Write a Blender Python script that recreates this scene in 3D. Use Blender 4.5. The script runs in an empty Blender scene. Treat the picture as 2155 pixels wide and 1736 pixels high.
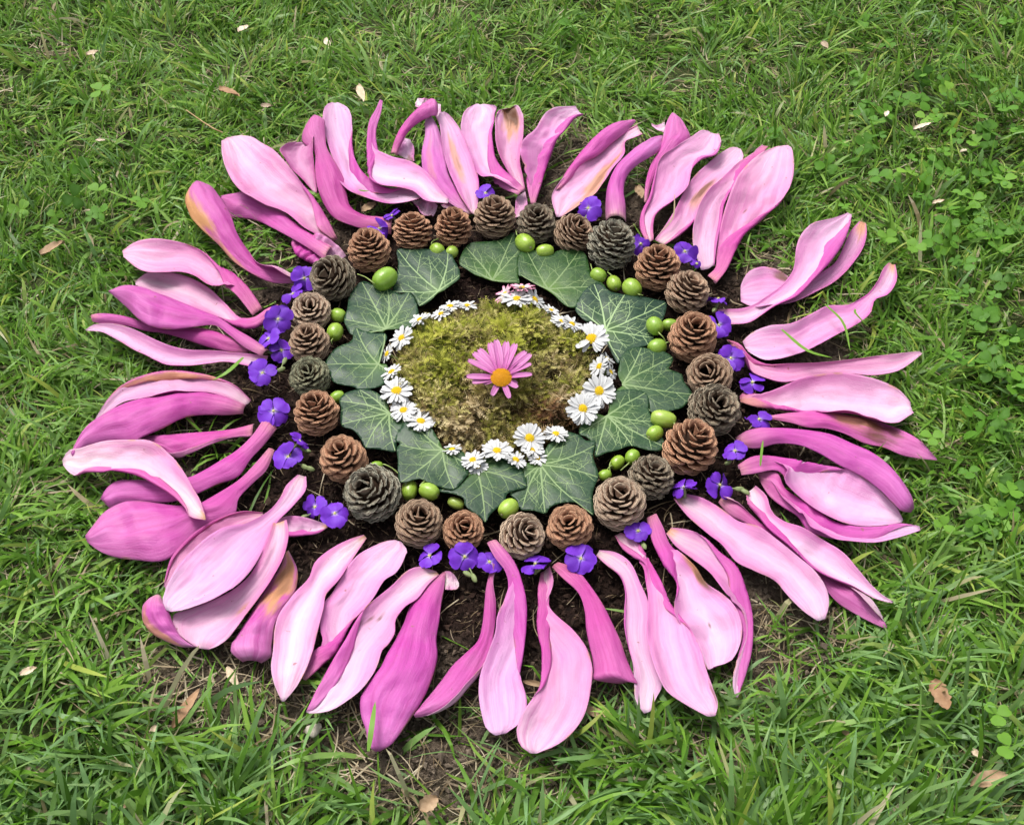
import bpy, math, random
import numpy as np
from mathutils import Vector, Matrix, Quaternion
from mathutils.geometry import delaunay_2d_cdt

random.seed(7)
rng = np.random.default_rng(11)
sc = bpy.context.scene
col = sc.collection
R = math.radians

# ------------------------------------------------------------------ camera
PW, PH = 2155.0, 1736.0          # measuring frame of the photograph
FPX = 2500.0                     # focal length in that frame
PITCH = R(51.0)                  # looking down
DIST = 0.83                      # metres from the lens to the centre of the view
cam_d = bpy.data.cameras.new('camera')
cam_d.sensor_width = 36.0
cam_d.lens = FPX / PW * 36.0
cam_d.clip_start = 0.01
cam_d.clip_end = 500.0
cam = bpy.data.objects.new('camera', cam_d)
CAM = np.array([0.0, -DIST * math.cos(PITCH), DIST * math.sin(PITCH)])
cam.location = CAM
cam.rotation_euler = (math.pi / 2 - PITCH, 0, 0)
col.objects.link(cam)
sc.camera = cam

# ------------------------------------------------------------------ sky and sun (bright overcast)
SUN_EL, SUN_AZ = R(62), R(-35)
w = bpy.data.worlds.new('World')
sc.world = w
w.use_nodes = True
nt = w.node_tree
bg = nt.nodes['Background']
sky = nt.nodes.new('ShaderNodeTexSky')
sky.sky_type = 'NISHITA'
sky.sun_disc = False
sky.sun_elevation = SUN_EL
sky.sun_rotation = SUN_AZ
sky.dust_density = 6.0
sky.air_density = 1.0
hs = nt.nodes.new('ShaderNodeHueSaturation')
hs.inputs['Saturation'].default_value = 0.35       # cloud veil: nearly neutral light
nt.links.new(sky.outputs[0], hs.inputs['Color'])
nt.links.new(hs.outputs[0], bg.inputs['Color'])
bg.inputs['Strength'].default_value = 0.125
sun_d = bpy.data.lights.new('sun', 'SUN')
sun_d.energy = 1.5
sun_d.angle = R(20)
sun_d.color = (1.0, 0.97, 0.92)
sun = bpy.data.objects.new('sun', sun_d)
col.objects.link(sun)
sd = Vector((math.sin(SUN_AZ) * math.cos(SUN_EL), math.cos(SUN_AZ) * math.cos(SUN_EL), math.sin(SUN_EL)))
sun.rotation_euler = sd.to_track_quat('Z', 'Y').to_euler()
sc.view_settings.view_transform = 'Standard'
sc.view_settings.look = 'None'
sc.view_settings.gamma = 1.0
sc.view_settings.use_curve_mapping = False
sc.view_settings.exposure = 0.75
sc.cycles.use_denoising = True
sc.cycles.max_bounces = 8
sc.cycles.transparent_max_bounces = 8

# ------------------------------------------------------------------ measuring helpers
cp, sp_ = math.cos(PITCH), math.sin(PITCH)

def ground(px, py, z=0.0):
    """point at height z that the photograph shows at (px, py)"""
    px = np.asarray(px, float); py = np.asarray(py, float)
    x = (px - PW / 2) / FPX; y = -(py - PH / 2) / FPX
    # camera basis: right X, up (0, sp, cp), forward (0, cp, -sp)
    d = np.stack([x, y * sp_ + cp, y * cp - sp_], -1)
    t = (z - CAM[2]) / d[..., 2]
    return CAM + d * t[..., None]

def image(p):
    p = np.asarray(p, float) - CAM
    dep = p[..., 1] * cp - p[..., 2] * sp_
    u = p[..., 1] * sp_ + p[..., 2] * cp
    return np.stack([PW / 2 + FPX * p[..., 0] / dep, PH / 2 - FPX * u / dep], -1)

def px_size(px, py, z=0.0):
    """metres per pixel of the measuring frame at that place"""
    p = ground(px, py, z) - CAM
    return (p[1] * cp - p[2] * sp_) / FPX

REG = {'D': (0, 0, 1.0 * 1.48724), 'R1': (550, 280, .44084), 'R2': (1400, 280, .53364), 'R3': (180, 700, .46093),
       'R4': (2150, 700, .46095), 'R5': (180, 1300, .51833), 'R6': (800, 1550, .48966), 'R7': (1600, 1550, .4896),
       'R8': (2050, 1200, .54724), 'B1': (850, 600, .34568), 'B2': (1500, 600, .39443), 'B3': (850, 1150, .40323),
       'B4': (1550, 1150, .40323), 'C': (1150, 850, .39443)}

def frame(reg, pts):
    ox, oy, s = REG[reg]
    return (np.asarray(pts, float).reshape(-1, 2) * s + (ox, oy)) / 1.48724

_n = {}
def vnoise(x, y, seed=0):
    """smooth value noise, -1..1"""
    if seed not in _n:
        _n[seed] = np.random.default_rng(1000 + seed).uniform(-1, 1, (64, 64))
    g = _n[seed]
    x = np.asarray(x, float); y = np.asarray(y, float)
    xi = np.floor(x).astype(int); yi = np.floor(y).astype(int)
    fx = x - xi; fy = y - yi
    fx = fx * fx * (3 - 2 * fx); fy = fy * fy * (3 - 2 * fy)
    a = g[xi % 64, yi % 64]; b = g[(xi + 1) % 64, yi % 64]
    c = g[xi % 64, (yi + 1) % 64]; d = g[(xi + 1) % 64, (yi + 1) % 64]
    return (a * (1 - fx) + b * fx) * (1 - fy) + (c * (1 - fx) + d * fx) * fy

def sstep(t):
    t = np.clip(t, 0, 1)
    return t * t * (3 - 2 * t)

# ------------------------------------------------------------------ scene helpers
def tag(o, label=None, cat=None, group=None, kind=None):
    for k, v in (('label', label), ('category', cat), ('group', group), ('kind', kind)):
        if v:
            o[k] = v
    return o

def empty(name, loc, quat=None):
    o = bpy.data.objects.new(name, None)
    o.empty_display_size = 0.01
    o.location = loc
    if quat is not None:
        o.rotation_mode = 'QUATERNION'
        o.rotation_quaternion = quat
    col.objects.link(o)
    return o

def link(name, me, parent=None, loc=None):
    o = bpy.data.objects.new(name, me)
    col.objects.link(o)
    if parent is not None:
        o.parent = parent
    if loc is not None:
        o.location = loc
    return o

def mesh_np(name, v, f, mats=(), attrs=None, midx=None, smooth=True):
    """mesh from arrays; f is (n,3) or (n,4)"""
    me = bpy.data.meshes.new(name)
    v = np.ascontiguousarray(v, dtype=np.float32)
    f = np.ascontiguousarray(f, dtype=np.int32)
    k = f.shape[1]
    me.vertices.add(len(v))
    me.vertices.foreach_set('co', v.ravel())
    me.loops.add(f.size)
    me.loops.foreach_set('vertex_index', f.ravel())
    me.polygons.add(len(f))
    me.polygons.foreach_set('loop_start', np.arange(len(f), dtype=np.int32) * k)
    me.polygons.foreach_set('loop_total', np.full(len(f), k, dtype=np.int32))
    if midx is not None:
        me.polygons.foreach_set('material_index', np.ascontiguousarray(midx, dtype=np.int32))
    me.polygons.foreach_set('use_smooth', np.full(len(f), smooth, dtype=bool))
    for m in mats:
        me.materials.append(m)
    for n, a in (attrs or {}).items():
        a = np.ascontiguousarray(a, dtype=np.float32)
        if a.ndim == 1:
            at = me.attributes.new(n, 'FLOAT', 'POINT')
            at.data.foreach_set('value', a)
        else:
            at = me.attributes.new(n, 'FLOAT_COLOR', 'POINT')
            c4 = np.ones((len(a), 4), np.float32); c4[:, :3] = a
            at.data.foreach_set('color', c4.ravel())
    me.update(calc_edges=True)
    me.validate()
    return me

def grid_faces(nu, nv, off=0, flip=False):
    i = np.arange(nu - 1)[:, None] * nv + np.arange(nv - 1)[None, :] + off
    q = np.stack([i, i + 1, i + nv + 1, i + nv], -1).reshape(-1, 4)
    return q[:, ::-1] if flip else q

def tube(pts, rad, seg=6):
    """closed-ended tube along points -> verts, quads"""
    pts = np.asarray(pts, float); n = len(pts)
    rad = np.broadcast_to(np.asarray(rad, float), (n,))
    t = np.gradient(pts, axis=0)
    t /= np.linalg.norm(t, axis=1, keepdims=True) + 1e-12
    ref = np.array([0, 0, 1.0]) if abs(t[:, 2]).mean() < .8 else np.array([1.0, 0, 0])
    a = np.cross(t, ref); a /= np.linalg.norm(a, axis=1, keepdims=True) + 1e-12
    b = np.cross(t, a)
    th = np.arange(seg) / seg * 2 * np.pi
    v = pts[:, None] + rad[:, None, None] * (np.cos(th)[None, :, None] * a[:, None] + np.sin(th)[None, :, None] * b[:, None])
    v = v.reshape(-1, 3)
    f = []
    for i in range(n - 1):
        for j in range(seg):
            k = (j + 1) % seg
            f.append((i * seg + j, i * seg + k, (i + 1) * seg + k, (i + 1) * seg + j))
    return v, np.array(f)

def spin(nt_, o, i):
    nt_.links.new(o, i)

# ------------------------------------------------------------------ materials
class Mat:
    """tiny node-graph builder"""
    def __init__(s, name):
        s.m = bpy.data.materials.new(name)
        s.m.use_nodes = True
        s.t = s.m.node_tree
        s.p = s.t.nodes['Principled BSDF']
        s.out = s.t.nodes['Material Output']
    def n(s, typ, **kw):
        nd = s.t.nodes.new(typ)
        for k, v in kw.items():
            setattr(nd, k, v)
        return nd
    def l(s, a, b):
        s.t.links.new(a, b)
    def set(s, nd, **kw):
        for k, v in kw.items():
            nd.inputs[k].default_value = v
    def attr(s, name):
        return s.n('ShaderNodeAttribute', attribute_name=name).outputs['Fac']
    def attrc(s, name):
        return s.n('ShaderNodeAttribute', attribute_name=name).outputs['Color']
    def obj(s):
        return s.n('ShaderNodeTexCoord').outputs['Object']
    def noise(s, vec, scale, detail=3, rough=.55, out='Fac'):
        nd = s.n('ShaderNodeTexNoise')
        if vec is not None:
            s.l(vec, nd.inputs['Vector'])
        s.set(nd, Scale=scale, Detail=detail, Roughness=rough)
        return nd.outputs[out]
    def ramp(s, fac, stops, interp='LINEAR'):
        nd = s.n('ShaderNodeValToRGB')
        cr = nd.color_ramp
        cr.interpolation = interp
        while len(cr.elements) < len(stops):
            cr.elements.new(.5)
        for e, (p, c) in zip(cr.elements, stops):
            e.position = p
            e.color = tuple(c) + (1,) if len(c) == 3 else c
        s.l(fac, nd.inputs[0])
        return nd.outputs[0]
    def mix(s, fac, a, b, mode='MIX'):
        nd = s.n('ShaderNodeMixRGB', blend_type=mode)
        for v, i in ((fac, 0), (a, 1), (b, 2)):
            if isinstance(v, (int, float)):
                nd.inputs[i].default_value = v
            elif isinstance(v, tuple):
                nd.inputs[i].default_value = v + (1,)
            else:
                s.l(v, nd.inputs[i])
        return nd.outputs[0]
    def math(s, op, a, b=None, clamp=False):
        nd = s.n('ShaderNodeMath', operation=op, use_clamp=clamp)
        for v, i in ((a, 0), (b, 1)):
            if v is None:
                continue
            if isinstance(v, (int, float)):
                nd.inputs[i].default_value = v
            else:
                s.l(v, nd.inputs[i])
        return nd.outputs[0]
    def comb(s, x, y, z=0.0):
        nd = s.n('ShaderNodeCombineXYZ')
        for v, i in ((x, 0), (y, 1), (z, 2)):
            if isinstance(v, (int, float)):
                nd.inputs[i].default_value = v
            else:
                s.l(v, nd.inputs[i])
        return nd.outputs[0]
    def rnd(s):
        return s.n('ShaderNodeObjectInfo').outputs['Random']
    def ocol(s):
        return s.n('ShaderNodeObjectInfo').outputs['Color']
    def bump(s, h, strength=.3, dist=.001):
        nd = s.n('ShaderNodeBump')
        s.set(nd, Strength=strength, Distance=dist)
        s.l(h, nd.inputs['Height'])
        s.l(nd.outputs[0], s.p.inputs['Normal'])
    def color(s, c):
        if isinstance(c, tuple):
            s.p.inputs['Base Color'].default_value = c + (1,)
        else:
            s.l(c, s.p.inputs['Base Color'])
    def rough(s, r, spec=.5):
        s.p.inputs['Roughness'].default_value = r
        s.p.inputs['Specular IOR Level'].default_value = spec
    def translucent(s, c, fac):
        tr = s.n('ShaderNodeBsdfTranslucent')
        if isinstance(c, tuple):
            tr.inputs[0].default_value = c + (1,)
        else:
            s.l(c, tr.inputs[0])
        mx = s.n('ShaderNodeMixShader')
        mx.inputs[0].default_value = fac
        s.l(s.p.outputs[0], mx.inputs[1]); s.l(tr.outputs[0], mx.inputs[2])
        s.l(mx.outputs[0], s.out.inputs['Surface'])

def mat_petal(name, inner):
    m = Mat(name)
    u, v = m.attr('pu'), m.attr('pv')
    rnd = m.math('MULTIPLY', m.rnd(), 37)
    wob = m.noise(m.obj(), 40, 2)
    vw = m.math('ADD', v, m.math('MULTIPLY', wob, .35))
    streak = m.noise(m.comb(m.math('MULTIPLY', u, 1.1), m.math('MULTIPLY', vw, 4.5), rnd), 1.5, 3, .55)
    vein = m.noise(m.comb(m.math('MULTIPLY', u, 2.4), m.math('MULTIPLY', vw, 15), rnd), 1.6, 4, .6)
    blot = m.noise(m.obj(), 55, 3, .6)
    av = m.math('ABSOLUTE', v)
    if inner:
        body = m.ramp(u, [(0, (.60, .48, .40)), (.10, (.56, .34, .43)), (.30, (.54, .22, .415)), (.7, (.55, .26, .44)), (1, (.60, .43, .54))])
        body = m.mix(m.ramp(streak, [(.36, (0, 0, 0)), (.78, (.75, .75, .75))]), body, (.49, .12, .345))
        body = m.mix(m.ramp(vein, [(.45, (0, 0, 0)), (.75, (.3, .3, .3))]), body, (.47, .14, .34))
        mid = m.ramp(av, [(0, (.85, .85, .85)), (.75, (0, 0, 0))])
        pale = m.math('MULTIPLY', mid, m.math('ADD', m.math('MULTIPLY', m.noise(m.obj(), 26, 2), 1.1), m.math('SUBTRACT', m.rnd(), .45)), True)
        body = m.mix(m.ramp(m.math('MULTIPLY', av, m.math('SUBTRACT', 1.25, u)), [(.45, (0, 0, 0)), (.95, (.65, .65, .65))]), body, (.48, .09, .33))
        body = m.mix(pale, body, (.61, .47, .57))  # pale middle of the petal, with whitish highlights put into the colour
    else:
        body = m.ramp(u, [(0, (.52, .23, .25)), (.07, (.48, .12, .29)), (.25, (.43, .034, .275)), (.65, (.44, .056, .305)), (1, (.47, .13, .36))])
        body = m.mix(m.ramp(streak, [(.38, (0, 0, 0)), (.78, (.8, .8, .8))]), body, (.33, .018, .19))
        body = m.mix(m.ramp(vein, [(.5, (0, 0, 0)), (.75, (.35, .35, .35))]), body, (.50, .13, .40))
        body = m.mix(m.ramp(av, [(.6, (0, 0, 0)), (1, (.14, .14, .14))]), body, (.53, .22, .42))
    body = m.mix(m.ramp(blot, [(.35, (0, 0, 0)), (.75, (.25, .25, .25))]), body, (.46, .13, .31))
    # bruised rims and small brown specks
    rimb = m.math('MULTIPLY', m.ramp(av, [(.90, (0, 0, 0)), (1, (1, 1, 1))]), m.ramp(m.noise(m.obj(), 75, 3), [(.56, (0, 0, 0)), (.68, (.8, .8, .8))]))
    body = m.mix(rimb, body, (.36, .18, .08))
    body = m.mix(m.ramp(m.noise(m.obj(), 230, 2, .4), [(.745, (0, 0, 0)), (.775, (.7, .7, .7))]), body, (.24, .08, .08))
    body = m.mix(1.0, body, m.ocol(), 'MULTIPLY')
    body = m.mix(m.attr('tan'), body, (.50, .235, .10))
    body = m.mix(m.attr('brown'), body, (.115, .040, .014))
    m.color(body)
    m.rough(.48, .38)
    fine = m.noise(m.comb(m.math('MULTIPLY', u, 14), m.math('MULTIPLY', v, 30), m.rnd()), 2.0, 3, .6)
    wr = m.noise(m.obj(), 190, 5, .7)
    m.bump(m.math('ADD', m.math('ADD', m.math('MULTIPLY', vein, .55), m.math('MULTIPLY', fine, .5)), m.math('MULTIPLY', wr, 1.0)), .6, .0008)
    return m.m

M = {}
M['petal_in'] = mat_petal('petal_inner_face', True)
M['petal_out'] = mat_petal('petal_outer_face', False)

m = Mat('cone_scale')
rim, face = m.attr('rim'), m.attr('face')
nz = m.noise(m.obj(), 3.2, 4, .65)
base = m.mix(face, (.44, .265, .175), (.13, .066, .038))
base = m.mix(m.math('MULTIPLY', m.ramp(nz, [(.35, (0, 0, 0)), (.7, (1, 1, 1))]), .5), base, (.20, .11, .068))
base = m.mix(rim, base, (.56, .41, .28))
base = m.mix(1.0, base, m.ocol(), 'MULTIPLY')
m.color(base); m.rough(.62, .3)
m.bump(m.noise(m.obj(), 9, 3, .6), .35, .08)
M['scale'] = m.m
m = Mat('cone_core')
m.color((.05, .03, .02)); m.rough(.9, .1)
M['core'] = m.m

m = Mat('ivy_blade')
od = m.attr('od')
vo = m.n('ShaderNodeTexVoronoi', feature='DISTANCE_TO_EDGE')
wn = m.n('ShaderNodeTexNoise'); m.set(wn, Scale=90.0, Detail=2.0)
co = m.n('ShaderNodeTexCoord').outputs['Object']
m.l(co, wn.inputs['Vector'])
m.l(m.mix(.012, co, wn.outputs['Color'], 'ADD'), vo.inputs['Vector'])
m.set(vo, Scale=230.0)
net = m.ramp(vo.outputs['Distance'], [(0, (1, 1, 1)), (.10, (0, 0, 0))])
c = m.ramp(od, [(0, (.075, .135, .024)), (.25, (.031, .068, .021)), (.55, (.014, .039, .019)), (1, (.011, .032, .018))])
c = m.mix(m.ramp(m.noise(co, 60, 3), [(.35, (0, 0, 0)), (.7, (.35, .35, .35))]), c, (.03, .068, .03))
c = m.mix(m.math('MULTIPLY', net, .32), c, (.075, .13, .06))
c = m.mix(1.0, c, m.ocol(), 'MULTIPLY')
m.color(c); m.rough(.36, .24)
m.bump(m.math('ADD', m.math('MULTIPLY', net, -.6), m.noise(co, 400, 2)), .12, .0003)
M['ivy'] = m.m
m = Mat('ivy_vein')
m.color(m.mix(1.0, m.mix(m.noise(m.obj(), 120), (.15, .23, .09), (.23, .32, .15)), m.ocol(), 'MULTIPLY')); m.rough(.5, .3)
M['vein'] = m.m

m = Mat('berry_skin')
nz = m.noise(m.obj(), 1.3, 3)
c = m.ramp(nz, [(.3, (.19, .32, .018)), (.7, (.29, .43, .05))])
c = m.mix(m.math('MULTIPLY', m.attr('rib'), .35), c, (.30, .41, .11))
c = m.mix(1.0, c, m.ocol(), 'MULTIPLY')
m.color(c); m.rough(.30, .5)
m.bump(m.noise(m.obj(), 4, 3), .06, .04)
M['berry'] = m.m
m = Mat('berry_stem'); m.color(m.mix(m.noise(m.obj(), 300), (.20, .30, .06), (.30, .36, .12))); m.rough(.5); M['stem'] = m.m
m = Mat('berry_scar'); m.color(m.mix(m.noise(m.obj(), 500), (.26, .22, .13), (.44, .38, .24))); m.rough(.8); M['scar'] = m.m

m = Mat('violet_petal')
u = m.attr('pu')
c = m.ramp(u, [(0, (.62, .58, .62)), (.12, (.45, .36, .62)), (.26, (.18, .045, .52)), (.75, (.15, .026, .47)), (1, (.19, .04, .53))])
vn = m.noise(m.comb(m.math('MULTIPLY', u, 2), m.math('MULTIPLY', m.attr('pv'), 14), m.rnd()), 2, 3)
c = m.mix(m.ramp(vn, [(.4, (0, 0, 0)), (.65, (.5, .5, .5))]), c, (.095, .014, .40))
c = m.mix(1.0, c, m.ocol(), 'MULTIPLY')
m.color(c); m.rough(.55, .25)
m.translucent(c, .15)
M['violet'] = m.m
m = Mat('violet_throat'); m.color(m.mix(m.noise(m.obj(), 900), (.33, .36, .08), (.60, .55, .22))); m.rough(.7); M['throat'] = m.m
m = Mat('calyx_green'); m.color(m.mix(m.noise(m.obj(), 400), (.13, .19, .06), (.22, .25, .10))); m.rough(.6); M['calyx'] = m.m

m = Mat('daisy_ray')
u = m.attr('pu')
vn = m.noise(m.comb(m.math('MULTIPLY', u, 1.5), m.math('MULTIPLY', m.attr('pv'), 6), m.rnd()), 2, 2)
c = m.mix(m.ramp(vn, [(.3, (0, 0, 0)), (.8, (.5, .5, .5))]), (.66, .66, .65), (.52, .54, .56))
c = m.mix(m.math('MULTIPLY', m.math('POWER', u, 2.0), m.attr('blush')), c, (.78, .28, .46))
m.color(c); m.rough(.55, .25); m.translucent(c, .18)
M['daisy'] = m.m
m = Mat('daisy_disc'); m.color(m.mix(m.noise(m.obj(), 1500, 2), (.62, .40, .008), (.76, .58, .02))); m.rough(.65, .2); M['disc'] = m.m
m = Mat('marguerite_ray')
u, v = m.attr('pu'), m.attr('pv')
c = m.ramp(u, [(0, (.44, .06, .28)), (.4, (.54, .16, .41)), (1, (.57, .23, .46))])
st = m.math('SINE', m.math('MULTIPLY', v, 9.0))
c = m.mix(m.math('MULTIPLY', m.math('ADD', st, 1.0), .22), c, (.36, .06, .24))
m.color(c); m.rough(.5, .3); m.translucent(c, .15)
M['marg'] = m.m
m = Mat('marguerite_disc'); m.color(m.mix(m.noise(m.obj(), 1200, 2), (.44, .16, .004), (.64, .33, .008))); m.rough(.6, .2); M['mdisc'] = m.m

m = Mat('soil')
co = m.obj()
n1 = m.noise(co, 35, 6, .65); n2 = m.noise(co, 260, 4, .7)
peat = m.ramp(n2, [(.3, (.006, .0032, .0026)), (.55, (.019, .010, .0075)), (.8, (.048, .028, .020))])
dirt = m.ramp(n2, [(.3, (.034, .025, .018)), (.55, (.11, .082, .060)), (.8, (.22, .175, .13))])
c = m.mix(m.attr('peat'), dirt, peat)
thatch = m.ramp(n2, [(.3, (.016, .030, .007)), (.6, (.05, .085, .016)), (.85, (.11, .13, .04))])
c = m.mix(m.attr('lawn'), c, thatch)
m.color(c); m.rough(.95, .15)
m.bump(m.math('ADD', n2, n1), .9, .004)
M['soil'] = m.m
m = Mat('soil_crumb')
c = m.mix(m.attr('peat'), m.mix(m.attr('tint'), (.065, .049, .037), (.22, .175, .13)), m.mix(m.attr('tint'), (.010, .0055, .0042), (.062, .036, .027)))
m.color(c); m.rough(.95, .12)
m.bump(m.noise(m.obj(), 900, 3), .6, .001)
M['crumb'] = m.m

m = Mat('grass_blade')
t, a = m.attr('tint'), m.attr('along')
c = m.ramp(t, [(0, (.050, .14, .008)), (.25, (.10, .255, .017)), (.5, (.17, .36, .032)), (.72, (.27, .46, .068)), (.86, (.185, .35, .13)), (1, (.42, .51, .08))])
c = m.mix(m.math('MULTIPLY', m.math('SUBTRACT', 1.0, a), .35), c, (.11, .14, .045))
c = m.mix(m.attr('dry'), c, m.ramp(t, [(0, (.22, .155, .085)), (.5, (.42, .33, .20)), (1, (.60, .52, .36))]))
m.color(c); m.rough(.45, .35)
m.translucent(c, .38)
M['grass'] = m.m
m = Mat('clover_leaf')
t = m.attr('tint')
c = m.ramp(t, [(0, (.055, .15, .012)), (.5, (.095, .24, .02)), (1, (.17, .33, .035))])
c = m.mix(m.attr('mark'), c, (.13, .26, .07))
m.color(c); m.rough(.55, .22); m.translucent(c, .25)
M['clover'] = m.m
m = Mat('moss')
g, t = m.attr('green'), m.attr('tint')
gr = m.ramp(t, [(0, (.045, .065, .004)), (.5, (.25, .285, .018)), (1, (.52, .52, .08))])
br = m.ramp(t, [(0, (.045, .028, .012)), (.5, (.29, .205, .09)), (1, (.68, .56, .33))])
c = m.mix(g, br, gr)
c = m.mix(m.attr('rust'), c, m.ramp(t, [(0, (.035, .012, .006)), (.6, (.13, .045, .02)), (1, (.30, .16, .08))]))
m.color(c); m.rough(.7, .2); m.translucent(c, .2)
M['moss'] = m.m
m = Mat('dry_leaf')
nz = m.noise(m.obj(), 140, 4)
c = m.mix(1.0, m.ramp(nz, [(.3, (.50, .40, .30)), (.7, (.85, .77, .66))]), m.ocol(), 'MULTIPLY')
m.color(c); m.rough(.7, .2)
m.bump(nz, .5, .001)
M['dry'] = m.m
m = Mat('pebble')
m.color(m.ramp(m.noise(m.obj(), 260, 4), [(.3, (.24, .20, .15)), (.6, (.55, .50, .42))])); m.rough(.8)
m.bump(m.noise(m.obj(), 300, 4), .6, .001)
M['pebble'] = m.m
# ------------------------------------------------------------------ ground: one sheet out to the horizon
MC = ground(1070, 815)[:2]                       # middle of the flower mandala

# bare or thin patches of lawn: (x, y, radius x, radius y in the measuring frame, how bare)
BARE = [(640, 1480, 290, 130, .74), (430, 1400, 190, 90, .6), (1010, 1630, 200, 110, .70), (1100, 1490, 280, 100, .65), (820, 1560, 150, 90, .6), (1650, 1330, 130, 190, .74), (1560, 1600, 120, 80, .3),
        (1600, 1450, 60, 80, .6), (1160, 330, 130, 90, .9), (1340, 330, 70, 70, .6), (1700, 640, 120, 90, .45), (1730, 950, 120, 60, .4),
        (340, 1000, 120, 60, .4), (110, 105, 50, 30, .5), (620, 330, 60, 40, .5), (1490, 1560, 120, 40, .35), (700, 1650, 120, 60, .3), (480, 800, 120, 60, .3)]

def lawn_density(x, y):
    """0 bare soil .. 1 full lawn, at ground points"""
    r = np.hypot(x - MC[0], (y - MC[1]) * 1.02)
    r = r + .018 * vnoise(x * 18 + 3, y * 18, 1) + .008 * vnoise(x * 50, y * 50, 2)
    d = sstep((r - .230) / .045)
    px = image(np.stack([x, y, np.zeros_like(x)], -1))
    for bx, by, rx, ry, s in BARE:
        q = np.hypot((px[..., 0] - bx) / rx, (px[..., 1] - by) / ry) + .35 * vnoise(x * 40, y * 40, 3)
        d = d * (1 - min(.88, s * 1.12) * sstep((1.3 - q) / .6))
    return d

def peat_amount(x, y):
    r = np.hypot(x - MC[0], y - MC[1]) + .02 * vnoise(x * 22, y * 22, 4)
    return sstep((.240 - r) / .05)

def ground_z(x, y):
    r = np.hypot(x - MC[0], y - MC[1])
    near = np.exp(-(np.hypot(x, y) / 1.2) ** 2)
    z = -.0050 + near * (.0022 * vnoise(x * 28, y * 28, 8) + .0014 * vnoise(x * 75, y * 75, 9) + .0009 * vnoise(x * 190, y * 190, 10))
    return z

s_ = np.linspace(-1, 1, 561)
ax = np.sinh(s_ * 6.2) / np.sinh(6.2) * 60.0 + s_ * .62
X, Y = np.meshgrid(ax, ax, indexing='ij')
Z = ground_z(X, Y)
far = np.hypot(X, Y) > 1.3
lw = np.where(far, 1.0, lawn_density(np.where(far, 0, X), np.where(far, 0, Y)))
lw = np.where(far, 1.0, lw)
me = mesh_np('ground', np.stack([X, Y, Z], -1).reshape(-1, 3), grid_faces(561, 561, 0, True), (M['soil'],),
             dict(lawn=lw.ravel() * .8, peat=np.where(far, 0, peat_amount(X, Y)).ravel()))
o = link('ground', me)
tag(o, kind='structure')

# crumbs of compost and earth lying on the bare ground
def crumbs(n_try, size, name, label, pick):
    px = rng.uniform(250, 1850, n_try); py = rng.uniform(180, 1750, n_try)
    g = ground(px, py)
    keep = pick(g[:, 0], g[:, 1])
    g = g[keep]
    n = len(g)
    octa = np.array([[1, 0, 0], [-1, 0, 0], [0, 1, 0], [0, -1, 0], [0, 0, 1], [0, 0, -1]], float)
    of = np.array([[0, 2, 4], [2, 1, 4], [1, 3, 4], [3, 0, 4], [2, 0, 5], [1, 2, 5], [3, 1, 5], [0, 3, 5]])
    sz = size * np.exp(rng.normal(0, .55, n))
    sz = np.minimum(sz, size * 3.2)
    sh = rng.uniform(.45, 1.25, (n, 6, 1))
    el = np.stack([rng.uniform(.6, 1.9, n), rng.uniform(.6, 1.1, n), rng.uniform(.5, 1.0, n)], -1)[:, None, :]
    v = octa[None] * sh * el
    th = rng.uniform(0, 6.28, n); c_, s_ = np.cos(th)[:, None], np.sin(th)[:, None]
    v = np.stack([v[..., 0] * c_ - v[..., 1] * s_, v[..., 0] * s_ + v[..., 1] * c_, v[..., 2] + .3 * v[..., 0]], -1)
    gz = ground_z(g[:, 0], g[:, 1]) + sz * .35 + rng.uniform(0, 1, n) ** 3 * .003
    v = v * sz[:, None, None] + np.stack([g[:, 0], g[:, 1], gz], -1)[:, None]
    f = of[None] + (np.arange(n) * 6)[:, None, None]
    tint = np.repeat(rng.uniform(0, 1, n) ** 2.2, 6)
    pe = np.repeat(np.clip(peat_amount(g[:, 0], g[:, 1]) + rng.uniform(-.15, .15, n), 0, 1), 6)
    me = mesh_np(name, v.reshape(-1, 3), f.reshape(-1, 3), (M['crumb'],), dict(tint=tint, peat=pe), smooth=False)
    o = link(name, me)
    tag(o, label, 'soil', kind='stuff')

crumbs(66000, .00090, 'soil_crumbs', 'dark crumbly compost and earth spread beneath the flower mandala',
       lambda x, y: rng.uniform(0, 1, len(x)) > lawn_density(x, y) * .96)
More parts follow.
